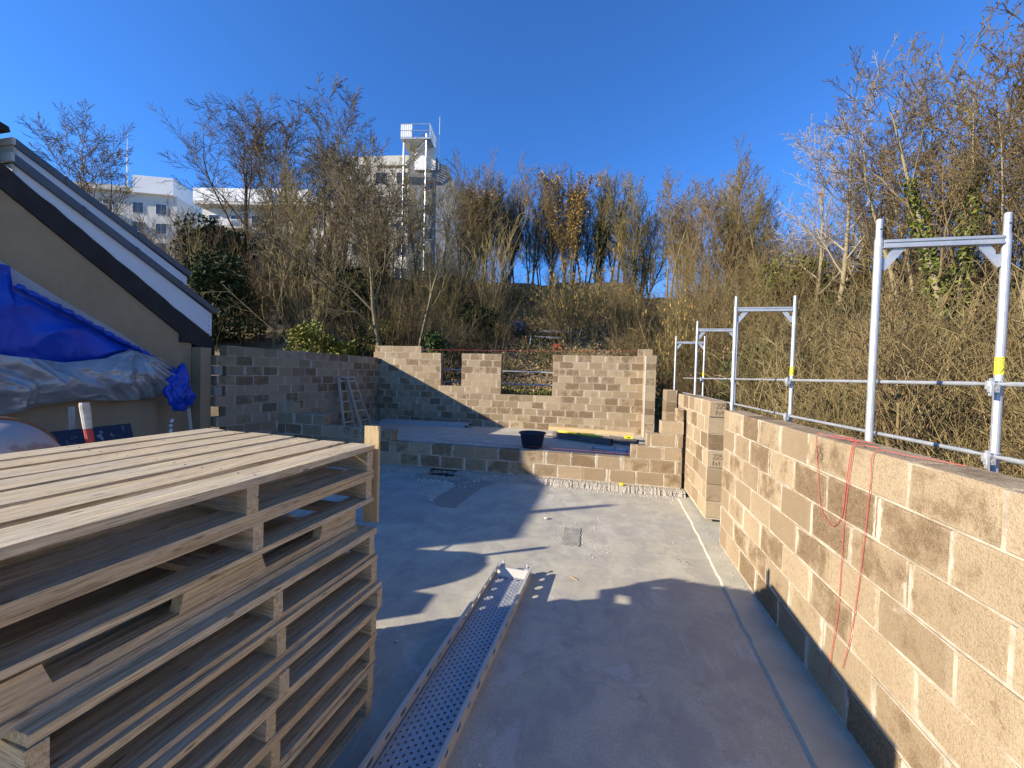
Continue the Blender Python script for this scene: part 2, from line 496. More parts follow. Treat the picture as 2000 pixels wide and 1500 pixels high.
def m_leaf(c1, c2, rough=0.5):
    def f(nt, b):
        n = N(nt)
        a = n.noise(n.coord('Object'), 2.2, 3); w = n.new('ShaderNodeNewGeometry').outputs['Random Per Island']
        n.link(n.mix(w, c1, c2), b.inputs['Base Color'])
        b.inputs['Roughness'].default_value = rough; b.inputs['Specular IOR Level'].default_value = 0.2
    return f
IVY = mat('ivy_leaves', m_leaf((0.022, 0.042, 0.012), (0.075, 0.105, 0.028), 0.65))
EVERG = mat('evergreen_leaves', m_leaf((0.016, 0.028, 0.008), (0.050, 0.066, 0.020), 0.85))
YGREEN = mat('yellow_green_leaves', m_leaf((0.10, 0.12, 0.018), (0.23, 0.22, 0.035), 0.7))
OCHRE = mat('ochre_catkins', m_leaf((0.24, 0.14, 0.035), (0.42, 0.27, 0.07), 0.85))
DEADLEAF = mat('dead_leaves', m_leaf((0.14, 0.085, 0.04), (0.33, 0.22, 0.11), 0.9))
# ------------------------------------------------------------------ terrain
def smooth(a, b, x):
    t = min(max((x-a)/(b-a), 0), 1); return t*t*(3-2*t)
def ground_h(x, y):
    s = y + max(0.0, -x-7.0)*0.30
    b = max(0.0, s-15.4)
    bank = (0.75*smooth(15.0, 16.2, s) + 0.50*b) if b < 19.4 else 0.75 + 9.7 - 0.02*(b-19.4)
    r = min(max((x-2.9)*0.42, 0), 6.2)
    base = -1.5*smooth(1.9, 2.6, x) - 0.25
    return base + math.hypot(bank, r)
def wob(x, y):
    return 0.16*math.sin(x*1.3+0.7*y) * math.sin(0.9*y-0.4*x) + 0.08*math.sin(2.9*x+1.1)*math.cos(2.3*y)

def make_ground():
    xs = list(np.arange(-60, 40, 0.8)); ys = list(np.arange(-12, 60, 0.8))
    xs = [-900, -400, -180, -110, -80] + xs + [50, 80, 180, 400, 900]
    ys = [-900, -300, -100, -40, -20] + ys + [75, 110, 200, 500, 900]
    v = []; f = []
    for y in ys:
        for x in xs:
            z = ground_h(max(-60, min(x, 40)), max(-12, min(y, 60)))
            if y > 15.5 or x > 3.2: z += wob(x, y)
            if y > 110 or x < -180: z -= 6
            v.append((x, y, z))
    nx = len(xs)
    for j in range(len(ys)-1):
        for i in range(nx-1):
            f.append((j*nx+i, j*nx+i+1, (j+1)*nx+i+1, (j+1)*nx+i))
    me = bpy.data.meshes.new('ground'); me.from_pydata(v, [], f); me.materials.append(GROUNDM)
    me.polygons.foreach_set('use_smooth', [True]*len(f))
    tag(link('ground', me), 'steep bank of leaf litter behind the walls', kind='structure')
make_ground()

# concrete slabs
def slab_grid(name, x0, x1, y0, y1, ztop, zbot, m, label, step=0.5):
    mb = MB().box((x0, y0, zbot), (x1, y1, ztop))
    tag(mb.obj(name, m), label, kind='structure')
slab_grid('concrete_floor', -9.5, 1.83, -6.0, 7.99, 0.0, -0.22, CONCRETE, 'lower concrete slab with stains and puddle marks')
slab_grid('upper_floor', -9.05, 1.70, 8.20, 14.55, 0.17, -0.2, CONCRETE, 'raised concrete floor of the room at the back')
def ledge():
    mb = MB()
    fr = [(1.20,-2.0),(1.219,2.54),(1.28,4.8),(1.335,6.4),(1.345,7.3),(1.345,7.6)]
    poly = []
    rr = random.Random(4)
    pts = []
    for (xa, ya), (xb, yb) in zip(fr, fr[1:]):
        n = max(2, int((yb-ya)/0.12))
        for i in range(n): pts.append((xa+(xb-xa)*i/n + rr.uniform(-.007, .007), ya+(yb-ya)*i/n))
    pts.append(fr[-1])
    a = [(x, y, 0.026) for x, y in pts]; b = [(x-0.014, y, 0.002) for x, y in pts]; c = [(1.80, y, 0.034) for x, y in pts]
    n = len(pts)
    vs_ = a+b+c; fs = []
    for i in range(n-1):
        fs.append((n+i, i, i+1, n+i+1)); fs.append((i, 2*n+i, 2*n+i+1, i+1))
    mb.add(vs_, fs)
    tag(mb.obj('kerb_ledge', LEDGE), 'low concrete ledge along the foot of the right block wall', kind='structure')
ledge()
def footing():
    rr = random.Random(5)
    mb = MB()
    def strip(xa, xb):
        n = max(3, int((xb-xa)/0.03)); k = 8
        vs_ = []; fs = []
        for i in range(n+1):
            x = xa + (xb-xa)*i/n
            front = 7.70 + (x+7.6)/9.1*0.06 + 0.035*math.sin(x*3.1)*math.sin(x*7.7+1) + rr.uniform(-.018, .018)
            for j in range(k+1):
                t = j/k
                y = front + (8.05-front)*t
                z = 0.004 + 0.095*min(1, t*2.6)**0.7 + rr.uniform(-.008, .008)*(1 if 0 < j < k else 0)
                vs_.append((x, y, z))
        for i in range(n):
            for j in range(k):
                q = i*(k+1)+j
                fs.append((q, q+k+1, q+k+2, q+1))
        mb.add(vs_, fs)
    strip(-7.9, -3.55); strip(-2.98, 1.5)
    tag(mb.obj('footing_strip', ROUGH), 'rough mortar footing under the low wall', kind='structure')
footing()

# ------------------------------------------------------------------ block walls
_bc = {}
def block_mesh(L, T, H, var):
    key = (round(L, 2), round(T, 2), round(H, 3), var)
    if key in _bc: return _bc[key]
    rr = random.Random(hash(key) & 0xffff)
    c = 0.0035 + 0.004*rr.random()
    hx, hy, hz = L/2, T/2, H/2
    vs_ = []; idx = {}
    for sx in (-1, 1):
        for sy in (-1, 1):
            for sz in (-1, 1):
                j = [rr.uniform(0, .0035), rr.uniform(0, .0012), rr.uniform(0, .003)]
                cc = c * rr.choice([1, 1, 1, 1.4, 3.2])
                X, Y, Z = sx*(hx-j[0]), sy*(hy-j[1]), sz*(hz-j[2])
                idx[(sx, sy, sz)] = len(vs_)
                vs_ += [(X, Y-sy*cc, Z-sz*cc), (X-sx*cc, Y, Z-sz*cc), (X-sx*cc, Y-sy*cc, Z)]
    fs = []
    S = (-1, 1)
    for s in S:
        fs.append([idx[(s,-1,-1)], idx[(s,1,-1)], idx[(s,1,1)], idx[(s,-1,1)]])
        fs.append([idx[(-1,s,-1)]+1, idx[(1,s,-1)]+1, idx[(1,s,1)]+1, idx[(-1,s,1)]+1])
        fs.append([idx[(-1,-1,s)]+2, idx[(1,-1,s)]+2, idx[(1,1,s)]+2, idx[(-1,1,s)]+2])
    for a in S:
        for b_ in S:
            fs.append([idx[(a,b_,-1)], idx[(a,b_,1)], idx[(a,b_,1)]+1, idx[(a,b_,-1)]+1])
            fs.append([idx[(a,-1,b_)], idx[(a,1,b_)], idx[(a,1,b_)]+2, idx[(a,-1,b_)]+2])
            fs.append([idx[(-1,a,b_)]+1, idx[(1,a,b_)]+1, idx[(1,a,b_)]+2, idx[(-1,a,b_)]+2])
    for k in idx: fs.append([idx[k], idx[k]+1, idx[k]+2])
    mb = MB(); mb.add(vs_, fs)
    me = mb.mesh('block', BLOCK)
    _bc[key] = me
    return me

def block_wall(name, label, origin, rz, courses, offs, T=0.24, H=0.25, seed=1, group=None, loose=0.0012):
    rr = random.Random(seed)
    t = thing(name, label, 'wall', origin, rz, group)
    mo = MB()
    blocks = []
    for k, ivs in enumerate(courses):
        for (u0, u1) in ivs:
            j = []
            o = offs[k % len(offs)]
            u = o - 60*0.5
            while u < u1:
                if u > u0 + 0.07 and u < u1 - 0.07: j.append(u + rr.uniform(-.012, .012))
                u += 0.5
            cuts = [u0] + j + [u1]
            for a, b in zip(cuts, cuts[1:]):
                L = (b-a) - (0.005 if rr.random() < 0.6 else rr.choice((0.010, 0.02)))
                L = round(L, 2)
                o_ = link('block', block_mesh(L, T, H-0.010, rr.randrange(4)), t)
                o_.location = ((a+b)/2, T/2 + rr.uniform(-loose, loose), k*H + H/2 + rr.uniform(-.001, .002))
                o_.rotation_euler = (rr.uniform(-.006, .006), 0, rr.uniform(-.003, .003) + (math.pi if rr.random() < .5 else 0))
                blocks.append((k, a, b, o_))
            ins = 0.0055
            mo.box((u0+0.022, ins, k*H - (0.004 if k else 0.02)), (u1-0.022, T-ins, k*H + H - 0.010))
    o_ = mo.obj('mortar', MORTAR, t)
    return t, blocks

# A  right wall (face x=1.517, runs from y=5.66 towards and past the camera)
offsA = [5.66-y for y in (4.62, 4.86, 4.62, 4.82, 4.60, 4.88, 4.66, 4.94)][1:]
wallA, blkA = block_wall('block_wall', 'sunlit tan block wall with red cords on the right in front of scaffold', (1.517, 5.66, 0.034), R(-90),
                         [[(0, 7.0)]]*7, offsA, seed=11)
# B  next piece of right wall with numbers on its end
wallB, blkB = block_wall('block_wall', 'short block wall with pencilled numbers on its end, beyond the gap', (1.510, 8.95, 0.11), R(-90),
                         [[(0, 2.55)]]*7, [0.05, 0.30], seed=12)
# C  slim pillar behind the stepped wall
wallC, blkC = block_wall('block_pillar', 'slim free-standing block pillar behind the right end of the low wall', (1.30, 9.25, 0.17), 0,
                         [[(0, 0.245)]]*7, [0.0], T=0.5, seed=13)
wallC['category'] = 'pillar'
# D  low cross wall with stepped ends
cD = [[(0, 9.06)], [(0, 9.06)], [(0.0, 3.05), (8.12, 9.06)], [(0.0, 1.30), (8.39, 9.06)], [(0.0, 0.45), (8.65, 9.06)], [(8.93, 9.06)]]
wallD, blkD = block_wall('low_block_wall', 'low block wall across the slab with stepped ends', (-7.6, 7.98, 0.11), 0.0, cD, [0.22, 0.47], seed=14)
# E  back wall
full = (0.0, 10.62)
w1 = (2.86, 3.68); w2 = (5.24, 7.15)
cE = [[full]]*5 + [[full]] + [[(0, w2[0]), (w2[1], full[1])]] + [[(0, w1[0]), (w1[1], w2[0]), (w2[1], full[1])]]*4 + [[(0.05, 2.03), (10.10, 10.60)]]
cE = [[full]]*5 + [[(0, w2[0]), (w2[1], full[1])]] + [[(0, w1[0]), (w1[1], w2[0]), (w2[1], full[1])]]*5 + [[(0.05, 2.03), (10.10, 10.60)]]
wallE, blkE = block_wall('block_wall', 'tall back block wall with a small and a wide window opening', (-9.02, 14.243, 0.16), 0.029, cE, [0.10, 0.36, 0.13, 0.40, 0.02, 0.30], seed=15)
# F  left wall, toothed near end
st = [0.02, 0.26, 0.02, 0.24, 0.0, 0.25, 0.02, 0.26, 0.01, 0.27]
cF = [[(st[k], 6.50)] for k in range(10)]
wallF, blkF = block_wall('block_wall', 'shaded left block wall with a toothed near end and a ladder leaning on it', (-9.14, 7.73, 0.19), math.atan2(6.52, 0.34), cF, [0.02, 0.27], seed=16)
# pale cut half blocks plugged in the toothing
for k in (5, 7):
    mb = block_mesh(0.20, 0.20, 0.23, k)
    o_ = link('block', mb, wallF, (0.10, 0.13, k*0.25+0.125)); tag(o_, 'pale mortar-smeared half block in the toothing')
    o_.material_slots[0].link = 'OBJECT'; o_.material_slots[0].material = ROUGH
# G  return stub at right end of the back wall
wallG, blkG = block_wall('block_pillar', 'full-height block stub at the right end of the back wall with sunlit edge painted pale', (1.28, 13.90, 0.16), 0.029,
                         [[(0, 0.36)]]*11, [0.0], T=0.62, seed=17)
wallG['category'] = 'pillar'
MB().box((-0.012, -0.004, 0.02), (0.03, 0.02, 2.72)).obj('sunlit_edge_strip', sm('sunlit_edge_pale', (0.55, 0.50, 0.40), (0.66, 0.62, 0.52), 8, 0.9), wallG)  # pale strip puts the sunlight on the stub's left side into its colour

# pencil marks: strokes on the plane of a block's visible face
GLY = {'2': [[(0,.8),(.15,1),(.5,1),(.62,.75),(.5,.5),(0,0),(.65,0)]],
       '5': [[(.6,1),(.1,1),(.05,.55),(.4,.6),(.6,.35),(.45,.05),(0,.05)]],
       'f': [[(.5,1),(.3,.95),(.25,.1),(.1,-.1)],[(0,.55),(.5,.6)]],
       's': [[(.5,.6),(.2,.6),(.15,.4),(.45,.3),(.4,.05),(.05,.05)]],
       't': [[(.25,.9),(.25,.1),(.45,0)],[(0,.6),(.5,.65)]]}
def strokes(mb, s, org, ux, uz, h, w=0.0045, gap=0.85, nrm=(0, 0, 0)):
    org = Vector(org); ux = Vector(ux); uz = Vector(uz); nrm = Vector(nrm)
    x = 0
    for ch in s:
        for st_ in GLY[ch]:
            P = [org + ux*((x+px)*h*0.8) + uz*(pz*h) + nrm*0.0015 for px, pz in st_]
            for a, b in zip(P, P[1:]):
                d = (b-a).normalized(); q = d.cross(nrm).normalized()*w/2
                mb.add([a-q-d*w/3, a+q-d*w/3, b+q+d*w/3, b-q+d*w/3], [(0,1,2,3)])
        x += gap
def mark_on(block, lines, face):
    """face: 'end' = the wall's +X end, 'front' = -Y face; in wall space"""
    wall = block.parent
    mb = MB()
    for (s, u, z, h) in lines:
        if face == 'end': strokes(mb, s, (u[0], u[1], z), (0, 1, 0), (0, 0, 1), h, 0.007, nrm=(1, 0, 0))
        else: strokes(mb, s, (u[0], u[1], z), (1, 0, 0), (0, 0, 1), h, 0.0055, nrm=(0, -1, 0))
    o = mb.obj('pencil_mark', PENCIL, block)
    bpy.context.view_layer.update()
    o.matrix_parent_inverse = Matrix.Identity(4)
    o.matrix_basis = block.matrix_basis.inverted()
    return o
for k, a, b, o_ in blkB:
    if b > 2.54 and k == 6: mark_on(o_, [('225', (2.5505, 0.10), 6*0.25+0.135, 0.07), ('fst', (2.5505, 0.09), 6*0.25+0.045, 0.06)], 'end')
    if b > 2.54 and k == 3: mark_on(o_, [('225', (2.5505, 0.08), 3*0.25+0.135, 0.07), ('fst', (2.5505, 0.07), 3*0.25+0.045, 0.06)], 'end')
for k, a, b, o_ in blkA:
    if k == 6 and a < 2.38 < b: mark_on(o_, [('55', (5.66-3.335, -0.004), 6*0.25+0.085, 0.085)], 'front')
# ------------------------------------------------------------------ pallets
_bd = {}
def board_mesh(name, L, W, T, var, m, segs=5, rough=0.003):
    key = (name, round(L, 2), round(W, 3), round(T, 3), var, m.name)
    if key in _bd: return _bd[key]
    rr = random.Random(hash(key[1:5]) & 0xffff)
    vs_ = []; fs = []
    for i in range(segs+1):
        x = -L/2 + L*i/segs
        dz = rr.uniform(-rough, rough)*0.6
        e = rough if 0 < i < segs else rough*1.5
        for (y, z) in ((-W/2, -T/2), (W/2, -T/2), (W/2, T/2), (-W/2, T/2)):
            vs_.append((x + (rr.uniform(-.004, .004) if i in (0, segs) else 0), y + rr.uniform(-e, e), z + dz + rr.uniform(-rough, rough)*0.25))
    for i in range(segs):
        for j in range(4):
            fs.append((i*4+j, i*4+(j+1) % 4, (i+1)*4+(j+1) % 4, (i+1)*4+j))
    fs.append((3, 2, 1, 0)); n = segs*4; fs.append((n, n+1, n+2, n+3))
    mb = MB(); mb.add(vs_, fs)
    me = mb.mesh(name, m)
    _bd[key] = me
    return me

def stringer_mesh(L, T, H, var, flip=False):
    """plank on edge along local X with two fork notches"""
    key = ('stringer', round(L, 2), round(T, 3), round(H, 3), var, flip)
    if key in _bd: return _bd[key]
    r2 = random.Random(var*7+3)
    n0, n1 = 0.17*L, 0.40*L; d = 0.62*H if not flip else 0.66*H
    P = [(0, 0), (n0, 0), (n0+.02, d), (n1-.02, d), (n1, 0), (L-n1, 0), (L-n1+.02, d), (L-n0-.02, d), (L-n0, 0), (L, 0), (L, H), (0, H)]
    if not flip and var >= 0: P = [(0, 0), (L, 0), (L, H), (L*.5, H+.001), (0, H)]
    if flip: P = [(x, H-z) for x, z in P]
    P = [(x-L/2+r2.uniform(-.003, .003), z-H/2) for x, z in P]
    mb = MB(); mb.prism([(x, -T/2, z) for x, z in P], (0, T, 0))
    me = mb.mesh('stringer', PALLET); _bd[key] = me
    return me
def make_pallet(label, loc, rz, seed, h=0.169, skew=0.0, L=1.52, flipped=False):
    rr = random.Random(seed)
    t = thing('pallet', label, 'pallet', loc, rz, 'wooden pallets in the big stack')
    W = 1.50
    tt, bt = 0.032, 0.026
    sh = h - tt - bt - 0.001
    for i in range(7):
        y = -(0.085 + i*(W-0.170)/6)
        o = link('deck_board', board_mesh('deck_board', L, 0.170, tt, rr.randrange(6), PALLET), t)
        z = h - tt/2 if not flipped else tt/2
        o.location = (L/2 - i*skew + rr.uniform(-.010, .010), y + rr.uniform(-.006, .006), z + rr.uniform(-.001, .001))
        o.rotation_euler = (rr.uniform(-.012, .012), rr.uniform(-.002, .002), rr.uniform(-.004, .004))
    if flipped:
        for y in (-0.03, -W/2, -W+0.03):
            o = link('stringer', stringer_mesh(L, 0.05, sh, 1, True), t); o.location = (L/2, y, tt + sh/2 + .0005)
        for x in (0.07, L/2, L-0.07):
            o = link('bottom_board', board_mesh('bottom_board', W-.1, 0.12, bt, rr.randrange(5), PALLET), t); o.location = (x, -W/2-.03, h - bt/2); o.rotation_euler = (0, 0, R(90))
        return t
    for x in (0.03, L*0.5 + rr.uniform(-.05, .05), L-0.03):
        o = link('stringer', stringer_mesh(W, 0.048 + rr.choice((0, .004)), sh, rr.randrange(3)), t)
        o.location = (x - W/2*skew*4.42 + .006, -W/2 + rr.uniform(-.006, .006), bt + sh/2); o.rotation_euler = (0, 0, R(90) - skew*4.42)
    if seed == 43:
        nl = MB()
        for i in range(7):
            for x in (0.03, L*0.5, L-0.03):
                for dy in (-.045, .04):
                    px_, py_ = x - i*skew + rr.uniform(-.012, .012) + (.02 if x < .1 else (-.02 if x > 1.4 else 0)), -(0.085 + i*(W-0.170)/6) + dy + rr.uniform(-.01, .01)
                    nl.tube([(px_, py_, h-.004), (px_, py_, h+.0022)], .0042, 6)
        tag(nl.obj('nails', BROWNST, t), kind='stuff')
    for k, y in enumerate((-0.065, -0.42, -W/2, -1.08, -W+0.065)):
        o = link('bottom_board', board_mesh('bottom_board', L, 0.125, bt, rr.randrange(5), PALLET), t)
        o.location = (L/2 + y*skew*4.42, y + rr.uniform(-.008, .008), bt/2); o.rotation_euler = (0, rr.uniform(-.002, .002), rr.uniform(-.005, .005))
    return t
RZ = math.atan2(-0.999, -0.042)
ordn = ['bottom', 'second', 'third', 'fourth', 'fifth', 'sixth', 'seventh']
shx = [-0.015, -0.005, 0.0, 0.012, 0.028, -0.004, -0.012]
shy = [0.0, -0.012, 0.01, 0.0, 0.02, 0.008, 0.0]
for i in range(7):
    lab = ('bottom pallet of the stack, resting on the concrete floor' if i == 0 else
           f'{ordn[i]} pallet counted up from the floor in the big stack')
    if i == 6: lab = 'pallet whose sunlit near corner sticks out below the set-back pallet'
    make_pallet(lab, (-1.355 + shx[i], 2.222 + shy[i], 0.169*i), RZ + rnd.uniform(-.008, .008), 30+i, skew=0.007)
make_pallet('set-back pallet third from the top of the stack, shoved inwards', (-1.46, 2.15, 1.183), RZ + 0.008, 41, h=0.166, L=1.66, flipped=True)
make_pallet('second pallet from the top of the stack', (-1.405, 2.235, 1.350), RZ - 0.004, 42, h=0.173, skew=0.010, L=1.66)
make_pallet('topmost pallet of the stack with sunlit weathered deck boards', (-1.405, 2.235, 1.524), RZ + 0.004, 43, h=0.176, skew=0.017, L=1.62)
# upright board at far corner of the stack
o = link('upright_board', board_mesh('upright_board', 0.62, 0.098, 0.022, 1, FRESH, 4, 0.0008), None, (-1.455, 2.300, 1.50), (R(90), R(-90), R(4)))
tag(o, 'pale yellow pine board standing upright at the far corner of the pallet stack', 'board')

# splinters and straw on the pallets
for (p, q, lab) in [((-1.75, 1.62, 1.532), (-1.60, 1.90, 1.532), 'thin pale splinter lying inside the second pallet from the top'),
                    ((-1.46, 1.11, 1.008), (-1.50, 1.34, 1.012), 'long pale splinter lying low in the stack near the third gap')]:
    mb = MB(); mb.tube([p, ((p[0]+q[0])/2+.004, (p[1]+q[1])/2, p[2]+.002), q], [.002, .0035, .001], 4)
    tag(mb.obj('splinter', CHIP), lab, 'splinter')

# ------------------------------------------------------------------ scaffold walkway plank
def walkway():
    t = thing('scaffold_plank', 'long perforated steel scaffold plank lying on the slab beside the pallets', 'scaffold plank', (-0.892, 4.170, 0.0), math.atan2(-0.0400, 1.0))
    Lk = 3.07; hw = 0.172
    mb = MB()
    nx, px, py = 10, 0.0325, 0.050
    zd = 0.020
    xs0 = -nx*px/2
    oct_ = [(math.cos(R(22.5+45*k)), math.sin(R(22.5+45*k))) for k in range(8)]
    sq = [(.5, .22), (.22, .5), (-.22, .5), (-.5, .22), (-.5, -.22), (-.22, -.5), (.22, -.5), (.5, -.22)]
    ny = int((Lk-0.22)/py)
    for i in range(nx):
        for j in range(ny):
            cx = xs0 + (i+.5)*px; cy = -0.13 - (j+.5)*py - (py/2 if i % 2 else 0)
            corners = [(.5, .5), (-.5, .5), (-.5, -.5), (.5, -.5)]
            vs_ = [(cx+a*px, cy+b_*py, zd) for a, b_ in corners]
            vs_ += [(cx+a*0.0125, cy+b_*0.0125, zd) for a, b_ in oct_]
            vs_ += [(cx+a*0.0088, cy+b_*0.0088, zd+0.0035) for a, b_ in oct_]
            vs_ += [(cx+a*0.0080, cy+b_*0.0080, zd-0.004) for a, b_ in oct_]
            fs = [(0, 4, 11, 3), (0, 1, 5, 4)[0:1]+(5, 4) if False else (0, 5, 4), (0, 1, 6, 5), (1, 7, 6), (1, 2, 8, 7), (2, 9, 8), (2, 3, 10, 9), (3, 11, 10)]
            for k in range(8):
                k2 = (k+1) % 8
                fs.append((4+k, 4+k2, 12+k2, 12+k)); fs.append((12+k, 12+k2, 20+k2, 20+k))
            mb.add(vs_, fs)
    mb.box((-hw, -Lk, zd-0.004), (xs0, -0.02, zd-0.0005)); mb.box((-xs0, -Lk, zd-0.004), (hw, -0.02, zd-0.0005))
    mb.box((xs0, -0.128, zd-0.004), (-xs0, -0.03, zd-0.0005)); mb.box((xs0, -Lk, zd-0.004), (-xs0, -0.13-ny*py-0.016, zd-0.0005))
    mb.obj('perforated_deck', GALVD, t)
    for s in (-1, 1):
        r = MB()
        pitch = 0.165; n = int(Lk/pitch); x = s*(hw+0.012); H0, H1 = 0.004, 0.106
        for k in range(n):
            c = -(k+.5)*Lk/n; hl = Lk/n/2; zc = 0.058
            hr = (0.034, 0.020) if k % 2 else (0.028, 0.014)
            for dx in (0, 0.003*s):
                vs_ = [(x+dx, c+a*2*hl, H0 if b_ < 0 else H1) for a, b_ in [(.5, .5), (-.5, .5), (-.5, -.5), (.5, -.5)]]
                vs_ += [(x+dx, c+a*hr[0], zc+b_*hr[1]) for a, b_ in oct_]
                r.add(vs_, [(0, 4, 11, 3), (0, 5, 4), (0, 1, 6, 5), (1, 7, 6), (1, 2, 8, 7), (2, 9, 8), (2, 3, 10, 9), (3, 11, 10)])
        r.box((x-0.010, -Lk, H1), (x+0.014, 0, H1+0.006))
        r.box((x-0.013 if s > 0 else x+0.010, -Lk, H1-0.012), (x-0.010 if s > 0 else x+0.013, 0, H1+0.003))
        r.box((x-0.004-0.012*(s > 0), -Lk, H0-0.003), (x+0.004+0.012*(s < 0), 0, H0-0.0005))
        r.obj('side_rail', ALU, t)
    e = MB()
    e.prism([(-hw, -0.030, 0.016), (-hw, -0.100, 0.021), (-hw, -0.030, 0.075), (-hw, -0.012, 0.075), (-hw, -0.012, 0.016)], (2*hw, 0, 0))
    e.obj('end_cap', ALU, t)
    for s in (-1, 1):
        h = MB()
        h.box((s*0.135-0.022, -0.012, 0.05), (s*0.135+0.022, 0.045, 0.085))
        h.tube([(s*0.135, 0.02, 0.085), (s*0.135, 0.035, 0.115), (s*0.135, 0.06, 0.11)], 0.009, 6)
        h.obj('hook', GALV, t)
walkway()

# ------------------------------------------------------------------ scaffold frames
def text_mesh(s, size):
    c = bpy.data.curves.new('sticker_text', 'FONT'); c.body = s; c.size = size; c.align_x = 'CENTER'; c.align_y = 'CENTER'
    o = bpy.data.objects.new('tmp', c); COL.objects.link(o)
    bpy.context.view_layer.update()
    me = bpy.data.meshes.new_from_object(o.evaluated_get(bpy.context.evaluated_depsgraph_get()))
    bpy.data.objects.remove(o); bpy.data.curves.remove(c)
    me.name = 'sticker_text'; me.materials.clear(); me.materials.append(INK)
    return me
STXT = text_mesh('LAYHER', 0.042)
frame_lab = ['nearest and largest galvanised scaffold frame beyond the right wall', 'second scaffold frame from the camera, above the gap in the right wall',
             'third scaffold frame from the camera, partly behind the second', 'farthest and smallest scaffold frame beside the back wall']
FR = [(1.875, 3.397), (1.765, 6.221), (1.79, 8.76), (1.875, 11.79)]
def scaffold_frame(x, y, label, first=False):
    t = thing('scaffold', label, 'scaffold', (x, y, -1.6), 0, 'scaffold frames along the right wall')
    W = 0.732
    zt = 3.345+1.6; ztr = 3.165+1.6
    for k, dx in enumerate((0, W)):
        p = MB().tube([(dx, 0, 0), (dx, 0, ztr+0.035)], 0.0242, 14)
        p.tube([(dx, 0, ztr+0.035), (dx, 0, ztr+0.043), (dx, 0, zt-0.004), (dx, 0, zt)], [0.0242, 0.0195, 0.0195, 0.018], 14)
        po = p.obj('post', GALV, t, smooth=False)
        h = MB().tube([(dx, -0.021, zt-0.075), (dx, -0.0198, zt-0.075)], 0.006, 8)
        h.obj('pin_hole_shade', BLACKST, po)  # black disc paints the dark inside the hole, no bore is cut
    b = MB()
    for z0, z1, d in ((ztr-0.028, ztr-0.010, 0.024), (ztr-0.010, ztr+0.010, 0.016), (ztr+0.010, ztr+0.028, 0.024)):
        b.box((0.024, -d, z0), (W-0.024, d, z1))
    b.obj('transom', GALV, t)
    for s, dx in ((1, 0.0242), (-1, W-0.0242)):
        g = MB()
        th = 0.005
        o = 0.11
        # bent gusset plate: triangle with a notch
        A = (dx, -th, ztr-0.175); B = (dx+s*0.02, -th, ztr-0.185); C_ = (dx+s*(o+.03), -th, ztr-0.0285); D = (dx+s*(o-.045), -th, ztr-0.0285)
        g.prism([A, B, C_, D, (dx+s*0.035, -th, ztr-0.075), (dx+s*0.035, -th, ztr-0.095), (dx, -th, ztr-0.095)], (0, 2*th, 0))
        g.obj('gusset', GALV, t)
    # couplers on the outer post
    for z in (2.19+1.6, 1.70+1.6):
        c = MB()
        c.tube([(W, 0, z-0.032), (W, 0, z+0.022)], 0.031, 12)
        c.box((W-0.095, -0.045, z-0.035), (W-0.02, -0.028, z+0.022))
        c.box((W-0.095, -0.058, z-0.055), (W-0.035, -0.046, z-0.012))
        c.box((W-0.085, -0.064, z-0.08), (W-0.070, -0.040, z+0.04))
        c.tube([(W-0.055, -0.062, z-0.033), (W-0.055, -0.040, z-0.033)], 0.006, 6)
        c.obj('wedge_coupler', GALV, t)
    if first is not None:
        # yellow sleeve with dark print on the outer post
        s = MB(); k = 14; r_ = 0.0249; z0, z1 = 2.255+1.6, 2.375+1.6
        vs_ = []; fs = []
        for i in range(k+1):
            a = R(-200 + 220*i/k)
            for z in (z0, z1): vs_.append((W + r_*math.cos(a), r_*math.sin(a), z))
        for i in range(k): fs.append((2*i, 2*i+2, 2*i+3, 2*i+1))
        s.add(vs_, fs)
        so = s.obj('sticker', YELLOW, t)
        if first:
            ang = R(-100)
            me = STXT.copy()
            for v in me.vertices:                       # wrap the print round the tube
                a = ang + (v.co.y)/0.0252
                z = (z0+z1)/2 + 0.012 + v.co.x*0.62
                v.co = (W + 0.0254*math.cos(a), 0.0254*math.sin(a), z)
            link('print', me, so)
            q = MB()
            for i in range(3):
                a0, a1 = R(-118 + 14*i), R(-118 + 14*(i+1))
                q.add([(W+.0254*math.cos(a0), .0254*math.sin(a0), z0+.008+.01*i), (W+.0254*math.cos(a1), .0254*math.sin(a1), z0+.018+.01*i),
                       (W+.0254*math.cos(a1), .0254*math.sin(a1), z0+.028+.01*i), (W+.0254*math.cos(a0), .0254*math.sin(a0), z0+.018+.01*i)], [(0, 1, 2, 3)])
            q.obj('emblem', INK, so)
    return t
for (x, y), l, f in zip(FR, frame_lab, (True, True, None, True)):
    scaffold_frame(x, y, l, f)

